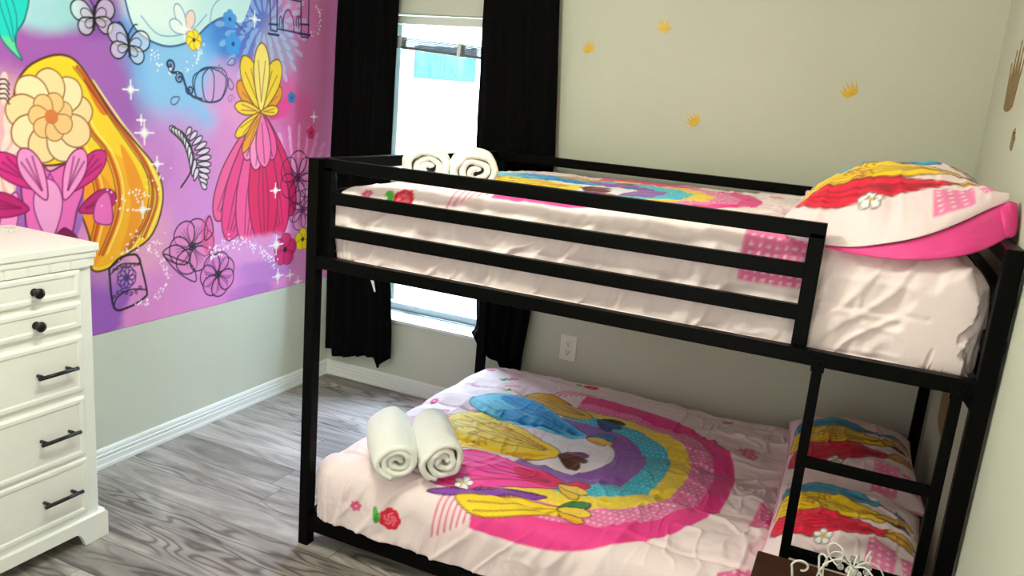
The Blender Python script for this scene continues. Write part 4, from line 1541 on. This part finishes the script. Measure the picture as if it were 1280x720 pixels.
# ================================================================== ROLLED TOWELS
def towel(name, front, back, r, turns, label, seed, group):
    """a spiral roll of terry cloth, axis from front to back (centre points)"""
    f, b = Vector(front), Vector(back)
    ln_ = (b - f).length
    d = (b - f).normalized()
    side = d.cross(Vector((0, 0, 1))).normalized()
    up = side.cross(d).normalized()
    nth, nl = 190, 26
    r0 = 0.008
    th_c = (r - r0) / turns * 0.86                        # cloth thickness
    t = np.linspace(0, 1, nth)
    ang = 0.9 + seed * 1.3 + 2 * PI * turns * t
    ang = ang - ang[-1] - PI * 0.62                       # the free edge ends near the underside
    rad = r0 + (r - r0) * t
    rs_ = np.random.RandomState(seed)
    rad = rad * (1 + 0.05 * np.sin(ang * 2 + seed) + 0.03 * np.sin(ang * 3 + 2 * seed))
    zs = np.linspace(0, 1, nl)
    rows = []
    TH, ZZ = np.meshgrid(np.arange(nth), zs, indexing='ij')

    def sheet(off):
        rr = np.maximum(rad[TH] + off, 0.002)
        wob = fbm(ang[TH] * 0.9 + 3, ZZ * 3 + seed, 3, seed + 1) * 0.014 * (t[TH] ** 0.7)
        puff = 0.006 * np.sin(PI * ZZ)
        rr = rr + wob + puff
        # the ends stand out unevenly, layer by layer
        endw = (vnoise(ang[TH] * 0.7, t[TH] * 6, seed + 5)) * 0.014
        inner = (1 - t[TH]) * 0.012
        zz = ZZ * ln_
        zz = np.where(ZZ < 0.5, zz + (endw + inner) * (1 - 2 * ZZ), zz + (endw - inner) * (2 * ZZ - 1))
        ca, sa = np.cos(ang[TH]), np.sin(ang[TH])
        hx = rr * ca * 1.05
        hz = rr * sa * 0.95
        hz = np.maximum(hz, -r * 0.91)
        return (np.array(f)[None, None] + zz[..., None] * np.array(d) + hx[..., None] * np.array(side) + hz[..., None] * np.array(up))

    A, B = sheet(th_c * 0.5), sheet(-th_c * 0.5)
    # rounded end lips between the two faces
    mid_f = (A[:, 0] + B[:, 0]) / 2 - np.array(d) * th_c * 0.45
    mid_b = (A[:, -1] + B[:, -1]) / 2 + np.array(d) * th_c * 0.45
    G = np.concatenate([A, mid_b[:, None], B[:, ::-1], mid_f[:, None]], axis=1)   # closed ring per angle
    m_ = G.shape[1]
    i, j = np.meshgrid(np.arange(nth - 1), np.arange(m_), indexing='ij')
    a = i * m_ + j
    b_ = i * m_ + (j + 1) % m_
    F_ = np.stack([a, a + m_, b_ + m_, b_], -1).reshape(-1, 4)
    V_ = G.reshape(-1, 3)
    # caps of the cloth's two free edges
    half = A.shape[1]
    caps = []
    for base in (0, (nth - 1) * m_):
        for k_ in range(half - 1):
            caps.append([base + k_, base + k_ + 1, base + 2 * half - k_ - 1, base + 2 * half - k_])
    o = mesh_np(name, V_, np.vstack([F_, np.array(caps)]), M['towel'], None)
    tag(o, label, 'towel', group)
    # woven border band and folded hem along the free edge
    hem = [tuple((A[-1, k_] * 0.5 + B[-1, k_] * 0.5)) for k_ in range(0, half, 2)]
    bm_ = bmesh.new()
    add_tube(bm_, hem, th_c * 0.52, 8)
    link_bm('towel_hem', bm_, M['towel'], o, True)
    return o


towel('rolled_towel', (0.398, -0.010, 0.418), (0.215, 0.240, 0.422), 0.068, 2.7, 'rolled white towel on the lower comforter, nearer the bed end post', 2, 'rolled towels on the lower bunk')
towel('rolled_towel', (0.522, 0.075, 0.422), (0.332, 0.315, 0.425), 0.068, 2.7, 'rolled white towel on the lower comforter, touching the yellow petals', 5, 'rolled towels on the lower bunk')
towel('rolled_towel', (0.338, 0.180, 1.350), (0.200, 0.400, 1.350), 0.067, 2.6, 'rolled white towel on the upper bunk, nearer the left end post', 3, 'rolled towels on the upper bunk')
towel('rolled_towel', (0.496, 0.200, 1.355), (0.363, 0.420, 1.355), 0.067, 2.6, 'rolled white towel on the upper bunk, nearer the black right curtain', 7, 'rolled towels on the upper bunk')


# ================================================================== CURTAINS
def curtain(name, edge_l, edge_r, bottom, y0, folds, amp, label, seed, ztop=2.30):
    """edge_l / edge_r: (z, x) lists; bottom: list of (u, z)"""
    n, m_ = 120, 110
    u = np.linspace(0, 1, n)
    v = np.linspace(0, 1, m_)
    Uu, Vv = np.meshgrid(u, v, indexing='ij')
    zb = np.interp(u, [b_[0] for b_ in bottom], [b_[1] for b_ in bottom])
    Z = ztop + (zb[:, None] - ztop) * Vv
    zl, xl_ = zip(*sorted(edge_l))
    zr, xr2 = zip(*sorted(edge_r))
    XLn = np.interp(Z, zl, xl_)
    XRn = np.interp(Z, zr, xr2)
    ph = 2 * PI * folds * (Uu + 0.03 * np.sin(5 * Uu + seed) + 0.02 * fbm(Uu * 3, Vv * 2, 2, seed))
    X = XLn + (XRn - XLn) * Uu + 0.008 * np.sin(ph * 0.5 + 1)
    am = amp * (0.55 + 0.45 * Vv) * (0.8 + 0.4 * fbm(Uu * 2, Vv * 1.5, 2, seed + 3))
    Y = y0 + am * np.sin(ph) + 0.004 * fbm(Uu * 8, Vv * 10, 3, seed + 4)
    Vx = np.stack([X, Y, Z], -1).reshape(-1, 3)
    o = mesh_np(name, Vx, grid_faces(n, m_), M['curtain'], None)
    s_ = o.modifiers.new('cloth', 'SOLIDIFY')
    s_.thickness = 0.003
    s_.offset = 0
    tag(o, label, 'curtain', 'black blackout curtains at the window')
    # stitched bottom hem, part of the panel
    bm_ = bmesh.new()
    add_tube(bm_, [tuple(Vx[i * m_ + m_ - 1]) for i in range(0, n, 2)], 0.0035, 6)
    link_bm('curtain_hem', bm_, M['curtain'], o, True)
    return o


cl_ = curtain('curtain', [(0.10, -0.985), (1.25, -0.995), (2.3, -0.975)], [(0.10, -0.540), (0.35, -0.545), (0.60, -0.566), (1.0, -0.592), (1.29, -0.605), (2.3, -0.606)],
              [(0.0, 0.168), (0.14, 0.168), (0.15, 0.140), (0.30, 0.138), (0.36, 0.155), (0.72, 0.186), (0.755, 0.118), (0.80, 0.140), (1.0, 0.204)], 1.420, 5.5, 0.020,
              'black blackout curtain hanging left of the window beside the mural', 3)
bm = bmesh.new()
add_prism(bm, [(-0.676, 0.612), (-0.656, 0.612), (-0.643, 0.555), (-0.650, 0.552)], 'y', 1.385, 1.387)
tg = link_bm('care_tag', bm, M['sheet'], cl_)
tag(tg, 'small white care tag')
curtain('curtain', [(0.26, 0.055), (0.325, 0.010), (0.36, -0.055), (0.43, -0.100), (0.46, -0.078), (0.50, -0.075), (1.0, -0.125), (1.36, -0.150), (2.3, -0.170)],
        [(0.26, 0.190), (0.60, 0.225), (1.0, 0.262), (1.36, 0.272), (2.05, 0.222), (2.3, 0.215)],
        [(0.0, 0.36), (0.10, 0.335), (0.35, 0.30), (0.55, 0.272), (0.70, 0.264), (1.0, 0.272)], 1.428, 4.5, 0.020,
        'black blackout curtain hanging right of the window behind the upper bunk', 8)

# ================================================================== DRESSER
dr = empty('dresser', (-0.80, -0.72, 0))
tag(dr, 'white painted dresser with black pulls standing under the mural', 'dresser')
DW = M['white_wood']
DX, DY0, DY1 = -0.592, -1.125, -0.325


def dsub(o, part):
    o.parent = part
    return o


keep(boxo('case', DW, None, XL + 0.022, DX, DY0, DY1, 0.06, 0.985, 0.004), dr)
bm = bmesh.new()
add_box(bm, XL + 0.014, -0.5725, DY0 - 0.018, -0.306, 1.0075, 1.033, 0.004)
add_box(bm, XL + 0.016, -0.5775, DY0 - 0.012, -0.312, 0.9855, 1.0085, 0.006, 3)
add_box(bm, XL + 0.018, -0.5835, DY0 - 0.006, -0.318, 0.9590, 0.987, 0.002)
keep(link_bm('top', bm, DW), dr)
# row of flat dentil blocks under the top
bm = bmesh.new()
yy = DY1 - 0.012
k = 0
while yy - 0.066 > DY0:
    add_box(bm, DX, -0.5795, yy - 0.0655, yy - 0.0035, 0.9585, 0.9845, 0.0015)
    yy -= 0.069
keep(link_bm('dentil_moulding', bm, DW), dr)
# bracket base with a scooped arch
prof = [(DY1 + 0.024, 0.0), (DY1 + 0.024, 0.084), (DY1 + 0.016, 0.095), (DY0 - 0.016, 0.095), (DY0 - 0.024, 0.084), (DY0 - 0.024, 0.0), (DY0 + 0.065, 0.0)]
arch = []
for k in range(9):
    a = k / 8
    arch.append((DY0 + 0.065 + 0.035 * a, 0.05 * (1 - (1 - a) ** 2.2)))
for k in range(9):
    a = 1 - k / 8
    arch.append((DY1 - 0.065 - 0.035 * a, 0.05 * (1 - (1 - a) ** 2.2)))
bm = bmesh.new()
add_prism(bm, prof[:5] + prof[5:] + arch[1:] + [(DY1 - 0.065, 0.0)], 'x', DX - 0.004, -0.5765, 0.0015)
for ya, yb in ((DY1 + 0.006, DY1 + 0.024), (DY0 - 0.024, DY0 - 0.006)):
    add_box(bm, XL + 0.02, DX, ya - 0.014, yb, 0.0, 0.095, 0.003)
for xa in (XL + 0.03,):
    for ya in (DY1 - 0.06, DY0):
        add_box(bm, xa, xa + 0.05, ya, ya + 0.05, 0.0, 0.07, 0.002)
keep(link_bm('base', bm, DW), dr)


def drawer(z0, z1, pull):
    y0, y1 = DY0 + 0.045, -0.370
    bm_ = bmesh.new()
    # stepped front: lipped edge, bevelled field, flat panel
    xs_ = [DX - 0.002, DX + 0.007, DX + 0.0125, DX + 0.0125, DX + 0.009]
    ins = [0.0, 0.0, 0.006, 0.016, 0.022]
    rings = []
    for x_, q in zip(xs_, ins):
        rings.append([bm_.verts.new((x_, ya, za)) for ya, za in ((y0 + q, z0 + q), (y1 - q, z0 + q), (y1 - q, z1 - q), (y0 + q, z1 - q))])
    for A_, B_ in zip(rings, rings[1:]):
        for k_ in range(4):
            bm_.faces.new((A_[k_], A_[(k_ + 1) % 4], B_[(k_ + 1) % 4], B_[k_]))
    bm_.faces.new(rings[-1])
    bm_.faces.new(rings[0])
    d_ = keep(link_bm('drawer', bm_, DW), dr)
    zc = (z0 + z1) / 2
    xf = DX + 0.009
    for yc in (-0.478 if pull == 'bar' else -0.524, (-0.97 if pull == 'bar' else -0.926)):
        b_ = bmesh.new()
        if pull == 'bar':
            add_tube(b_, [(xf + 0.032, yc - 0.066, zc), (xf + 0.032, yc + 0.066, zc)], 0.0062, 14)
            for q in (-0.048, 0.048):
                add_tube(b_, [(xf - 0.001, yc + q, zc), (xf + 0.030, yc + q, zc)], 0.0055, 12)
            h_ = link_bm('handle', b_, M['hardware'], None, True)
        else:
            add_lathe(b_, [(0.0, -0.001), (0.0125, -0.001), (0.0125, 0.003), (0.007, 0.006), (0.006, 0.014), (0.0085, 0.018), (0.0155, 0.021), (0.0165, 0.026), (0.013, 0.031), (0.0, 0.033)], 24,
                      Matrix.Translation((xf, yc, zc - 0.004)) @ Matrix.Rotation(PI / 2, 4, 'Y'))
            h_ = link_bm('knob', b_, M['hardware'], None, True)
        dsub(h_, d_)
        tag(h_, 'black bar handle' if pull == 'bar' else 'round black knob')


for z0, z1, pl in ((0.867, 0.9545, 'knob'), (0.765, 0.850, 'knob'), (0.550, 0.738, 'bar'), (0.325, 0.530, 'bar'), (0.118, 0.316, 'bar')):
    drawer(z0, z1, pl)

# thin white cord lying on the dresser
bm = bmesh.new()
z_ = 1.0345
add_tube(bm, [tuple(v_) for v_ in catmull([(-0.86, -0.72, z_ + .002), (-0.90, -0.60, z_ + .002), (-0.965, -0.50, z_ + .002), (-0.975, -0.40, z_ + .002), (-0.945, -0.352, z_ + .002), (-0.90, -0.352, z_ + .002), (-0.87, -0.40, z_ + .002)], 10)], 0.0032, 8)
co = link_bm('power_cord', bm, M['wire'], None, True)
tag(co, 'thin white cord lying along the back of the dresser top', 'cord')

# ================================================================== OUTLET
ol = empty('wall_outlet', (0.419, W, 0.443))
tag(ol, 'ivory double wall outlet on the back wall above the lower bunk', 'outlet')
keep(boxo('cover_plate', M['plate'], None, 0.377, 0.461, W - 0.007, W, 0.380, 0.506, 0.003, 3), ol)
for zc in (0.466, 0.420):
    bm = bmesh.new()
    add_lathe(bm, [(0, 0.0), (0.0168, 0.0), (0.0175, 0.0015), (0.0175, 0.004)], 24, Matrix.Translation((0.419, W - 0.0095, zc)) @ Matrix.Rotation(-PI / 2, 4, 'X'))
    so = keep(link_bm('socket', bm, M['plate']), ol)
    bm = bmesh.new()
    add_box(bm, 0.4105, 0.4132, W - 0.0101, W - 0.0085, zc - 0.001, zc + 0.010)
    add_box(bm, 0.4248, 0.4272, W - 0.0101, W - 0.0085, zc - 0.0005, zc + 0.009)
    add_lathe(bm, [(0, 0.0), (0.0035, 0.0), (0.0035, 0.002)], 12, Matrix.Translation((0.419, W - 0.0102, zc - 0.0085)) @ Matrix.Rotation(-PI / 2, 4, 'X'))
    sl = link_bm('slots', bm, M['dark_slot'])
    sl.parent = so
bm = bmesh.new()
add_lathe(bm, [(0, 0.0), (0.0035, 0.0005), (0.0038, 0.002)], 12, Matrix.Translation((0.419, W - 0.0085, 0.443)) @ Matrix.Rotation(-PI / 2, 4, 'X'))
keep(link_bm('screw', bm, M['plate']), ol)


# ================================================================== GOLD CROWN DECALS
def crown_outline(w_, h_, n=5, base=0.34, dots=True):
    """flat crown outline centred on its base middle, spikes upwards"""
    pts = [(-w_ * 0.36, 0.0)]
    top = []
    for k_ in range(n):
        a = -1 + 2 * k_ / (n - 1)
        hh = h_ * (1.0 - 0.28 * abs(a) ** 1.3)
        top.append((a * w_ * 0.5, hh))
    bx = [(a_[0] * 0.8, h_ * base * (1.12 - 0.1 * abs(a_[0]))) for a_ in top]
    for k_ in range(n):
        x_, y_ = top[k_]
        r_ = w_ * 0.028
        if k_ > 0:
            xm = (top[k_ - 1][0] + x_) / 2 * 0.86
            pts.append((xm, h_ * base))
        pts += [(x_ * 0.985 - r_ * 0.5, y_ - r_ * 3), (x_ - r_ * 1.15, y_ - r_ * 1.2), (x_ - r_ * 0.5, y_), (x_ + r_ * 0.5, y_), (x_ + r_ * 1.15, y_ - r_ * 1.2), (x_ * 0.985 + r_ * 0.5, y_ - r_ * 3)]
    pts.append((w_ * 0.36, 0.0))
    pts += [(w_ * 0.2, -h_ * 0.045), (0, -h_ * 0.06), (-w_ * 0.2, -h_ * 0.045)]
    return pts


def rotp(pts, an, cx_, cy_):
    ca, sa = math.cos(an), math.sin(an)
    return [(cx_ + ca * x_ - sa * y_, cy_ + sa * x_ + ca * y_) for x_, y_ in pts]


for cx_, cz_, an, sz, lab in ((0.372, 1.832, 0.38, 0.060, 'small gold crown wall sticker nearest the black right curtain'),
                              (0.692, 1.936, -0.42, 0.062, 'small gold crown wall sticker highest up on the back wall'),
                              (0.892, 1.558, 0.75, 0.062, 'small gold crown wall sticker lowest on the back wall, tilted left'),
                              (1.493, 1.722, 0.52, 0.066, 'small gold crown wall sticker nearest the right corner of the back wall')):
    bm = bmesh.new()
    add_prism(bm, rotp(crown_outline(sz, sz * 0.86), an, cx_, cz_), 'y', W - 0.0016, W - 0.0002)
    tag(link_bm('crown_art', bm, M['gold']), lab, 'wall sticker', 'gold crown stickers on the walls')
# the right wall is seen at a grazing angle; these are laid out in (y, z)
for cy_, cz_, an, w_, h_, lab in ((0.935, 1.695, 0.0, 0.27, 0.205, 'large gold crown sticker high on the right wall'),
                                  (0.675, 1.572, 0.25, 0.070, 0.060, 'tiny gold crown sticker on the right wall under the large one'),
                                  (0.870, 0.636, 0.0, 0.30, 0.230, 'large gold crown sticker low on the right wall behind the bunk')):
    bm = bmesh.new()
    add_prism(bm, rotp([(-a_, b_) for a_, b_ in crown_outline(w_, h_, 5, 0.42)], an, cy_, cz_), 'x', XR - 0.0016, XR - 0.0002)
    tag(link_bm('crown_art', bm, M['bronze']), lab, 'wall sticker', 'gold crown stickers on the walls')

# ================================================================== NIGHTSTAND AND WIRE ORNAMENT
ns_ = empty('nightstand', (1.735, -0.34, 0))
tag(ns_, 'dark brown wooden nightstand in front of the bunk ladder', 'nightstand')
nx0, nx1, ny0, ny1, nzt = 1.528, 1.945, -0.545, -0.140, 0.55
keep(boxo('top', M['dark_wood'], None, nx0, nx1, ny0, ny1, nzt - 0.024, nzt, 0.004, 3), ns_)
keep(boxo('case', M['dark_wood'], None, nx0 + 0.02, nx1 - 0.02, ny0 + 0.02, ny1 - 0.012, 0.30, nzt - 0.023, 0.002), ns_)
for xa in (nx0 + 0.018, nx1 - 0.056):
    for ya in (ny0 + 0.018, ny1 - 0.05):
        bm = bmesh.new()
        t_ = bmesh.new()
        add_box(t_, xa, xa + 0.038, ya, ya + 0.038, 0.0, 0.302, 0.002)
        for v_ in t_.verts:
            if v_.co.z < 0.15:
                v_.co.x = xa + 0.019 + (v_.co.x - xa - 0.019) * 0.7
                v_.co.y = ya + 0.019 + (v_.co.y - ya - 0.019) * 0.7
        merge(bm, t_)
        keep(link_bm('leg', bm, M['dark_wood']), ns_)
bm = bmesh.new()
add_box(bm, nx0 + 0.04, nx1 - 0.04, ny0 + 0.006, ny0 + 0.021, 0.325, 0.505, 0.003)
dn = keep(link_bm('drawer', bm, M['dark_wood']), ns_)
bm = bmesh.new()
add_lathe(bm, [(0, 0), (0.006, 0), (0.006, 0.012), (0.014, 0.018), (0.012, 0.026), (0, 0.028)], 18, Matrix.Translation(((nx0 + nx1) / 2, ny0 + 0.006, 0.415)) @ Matrix.Rotation(PI / 2, 4, 'X'))
kn = link_bm('knob', bm, M['hardware'], None, True)
kn.parent = dn

wo = empty('wire_ornament', (1.735, -0.315, nzt))
tag(wo, 'white scrolled wire ornament with glassy beads on the dark nightstand', 'ornament')
ox_, oy_ = 1.735, -0.315
bm = bmesh.new()
add_lathe(bm, [(0, 0), (0.045, 0), (0.047, 0.004), (0.02, 0.012), (0.009, 0.02), (0.006, 0.05), (0.011, 0.06), (0.006, 0.07), (0.006, 0.10), (0.012, 0.112), (0, 0.120)], 24, Matrix.Translation((ox_, oy_, nzt)))
keep(link_bm('stem', bm, M['wire'], None, True), wo)


def scroll(an, s_=1.0, hi=0.0):
    """an arm that leaves the stem, rises and curls over"""
    ca, sa = math.cos(an), math.sin(an)
    pts2 = [(0.006, 0.05), (0.035, 0.030), (0.07, 0.028), (0.098, 0.045 + hi * .4), (0.107, 0.075 + hi)]
    cx2, cz2, rr = 0.090, 0.078 + hi, 0.018
    for k_ in range(14):
        th = 0.1 + k_ * 0.36
        q = rr * (1 - 0.045 * k_)
        pts2.append((cx2 + q * math.cos(th), cz2 + q * math.sin(th)))
    P = catmull(pts2, 5)
    return [(ox_ + s_ * a_[0] * ca, oy_ + s_ * a_[0] * sa, nzt + a_[1] + 0.004) for a_ in P]


for k in range(6):
    an = 3.35 + k * PI / 3
    bm = bmesh.new()
    add_tube(bm, scroll(an, 1.15 if k % 2 == 0 else 0.95, 0.012 if k % 2 == 0 else -0.004), 0.0024, 8)
    keep(link_bm('scroll_arm', bm, M['wire'], None, True), wo)
for k in range(6):
    an = 0.35 + k * PI / 3
    ca, sa = math.cos(an), math.sin(an)
    P = catmull([(0.004, 0.118), (0.03, 0.132), (0.058, 0.118), (0.072, 0.085), (0.070, 0.05), (0.05, 0.028), (0.02, 0.022)], 6)
    bm = bmesh.new()
    add_tube(bm, [(ox_ + q[0] * ca, oy_ + q[0] * sa, nzt + q[1]) for q in P], 0.0018, 8)
    keep(link_bm('dome_wire', bm, M['wire'], None, True), wo)
lp = catmull([(-0.012, 0.118), (-0.030, 0.130), (-0.038, 0.150), (-0.026, 0.166), (-0.008, 0.160), (-0.004, 0.142), (-0.016, 0.134)], 7)
bm = bmesh.new()
add_tube(bm, [(ox_ - 0.02 + q[0] * 0.93, oy_ - 0.36 * q[0], nzt + q[1] - 0.010) for q in lp], 0.0020, 8)
keep(link_bm('top_loop', bm, M['wire'], None, True), wo)
for k in range(9):
    an = 0.2 + k * 2 * PI / 9
    bm = bmesh.new()
    bmesh.ops.create_icosphere(bm, subdivisions=2, radius=0.0075, matrix=Matrix.Translation((ox_ + 0.030 * math.cos(an), oy_ + 0.030 * math.sin(an), nzt + 0.121 - 0.003 * (k % 2))))
    keep(link_bm('bead', bm, M['bead'], None, True), wo)

# ================================================================== LIGHT, SKY, CAMERA
wd = bpy.data.worlds.new('World')
sc.world = wd
wd.use_nodes = True
bg = wd.node_tree.nodes['Background']
bg.inputs['Color'].default_value = (*SKY_COL, 1)
bg.inputs['Strength'].default_value = SKY

pl = bpy.data.lights.new('window_portal', 'AREA')
pl.shape = 'RECTANGLE'
pl.size = WX1 - WX0
pl.size_y = WZ1 - WZ0
pl.cycles.is_portal = True
po = bpy.data.objects.new('window_portal', pl)
col.objects.link(po)
po.location = ((WX0 + WX1) / 2, W + 0.25, (WZ0 + WZ1) / 2)
po.rotation_euler = (-PI / 2, 0, 0)

cl2 = bpy.data.lights.new('ceiling_lamp', 'POINT')
cl2.shadow_soft_size = LAMP_SIZE
cl2.energy = LAMP
cl2.color = LAMP_COL
co2 = bpy.data.objects.new('ceiling_lamp', cl2)
col.objects.link(co2)
co2.location = LAMP_LOC

hl = bpy.data.lights.new('front_fill', 'AREA')  # added soft fill behind the camera, brightens the surfaces facing it
hl.shape = 'RECTANGLE'
hl.size, hl.size_y = 0.82, 2.0
hl.energy = FILL
hl.color = FILL_COL
ho = bpy.data.objects.new('front_fill', hl)
col.objects.link(ho)
ho.location = (0.9, YF + 0.01, 1.03)
ho.rotation_euler = (PI / 2, 0, 0)

cam = bpy.data.cameras.new('camera')
cam.sensor_fit = 'HORIZONTAL'
cam.sensor_width = 36.0
cam.lens = CAM['f'] / 1280 * 36.0
cam.clip_start = 0.02
camo = bpy.data.objects.new('camera', cam)
col.objects.link(camo)
mtx = Matrix.Identity(4)
for k in range(3):
    mtx[k][0], mtx[k][1], mtx[k][2], mtx[k][3] = RX[k], UX[k], -FX[k], CO[k]
camo.matrix_world = mtx
sc.camera = camo

sc.view_settings.view_transform = 'Standard'
sc.view_settings.look = 'None'
sc.view_settings.gamma = 1.0
sc.view_settings.exposure = EXPO
sc.view_settings.use_curve_mapping = False
sc.cycles.max_bounces = 10
sc.cycles.diffuse_bounces = 6
sc.cycles.transparent_max_bounces = 12
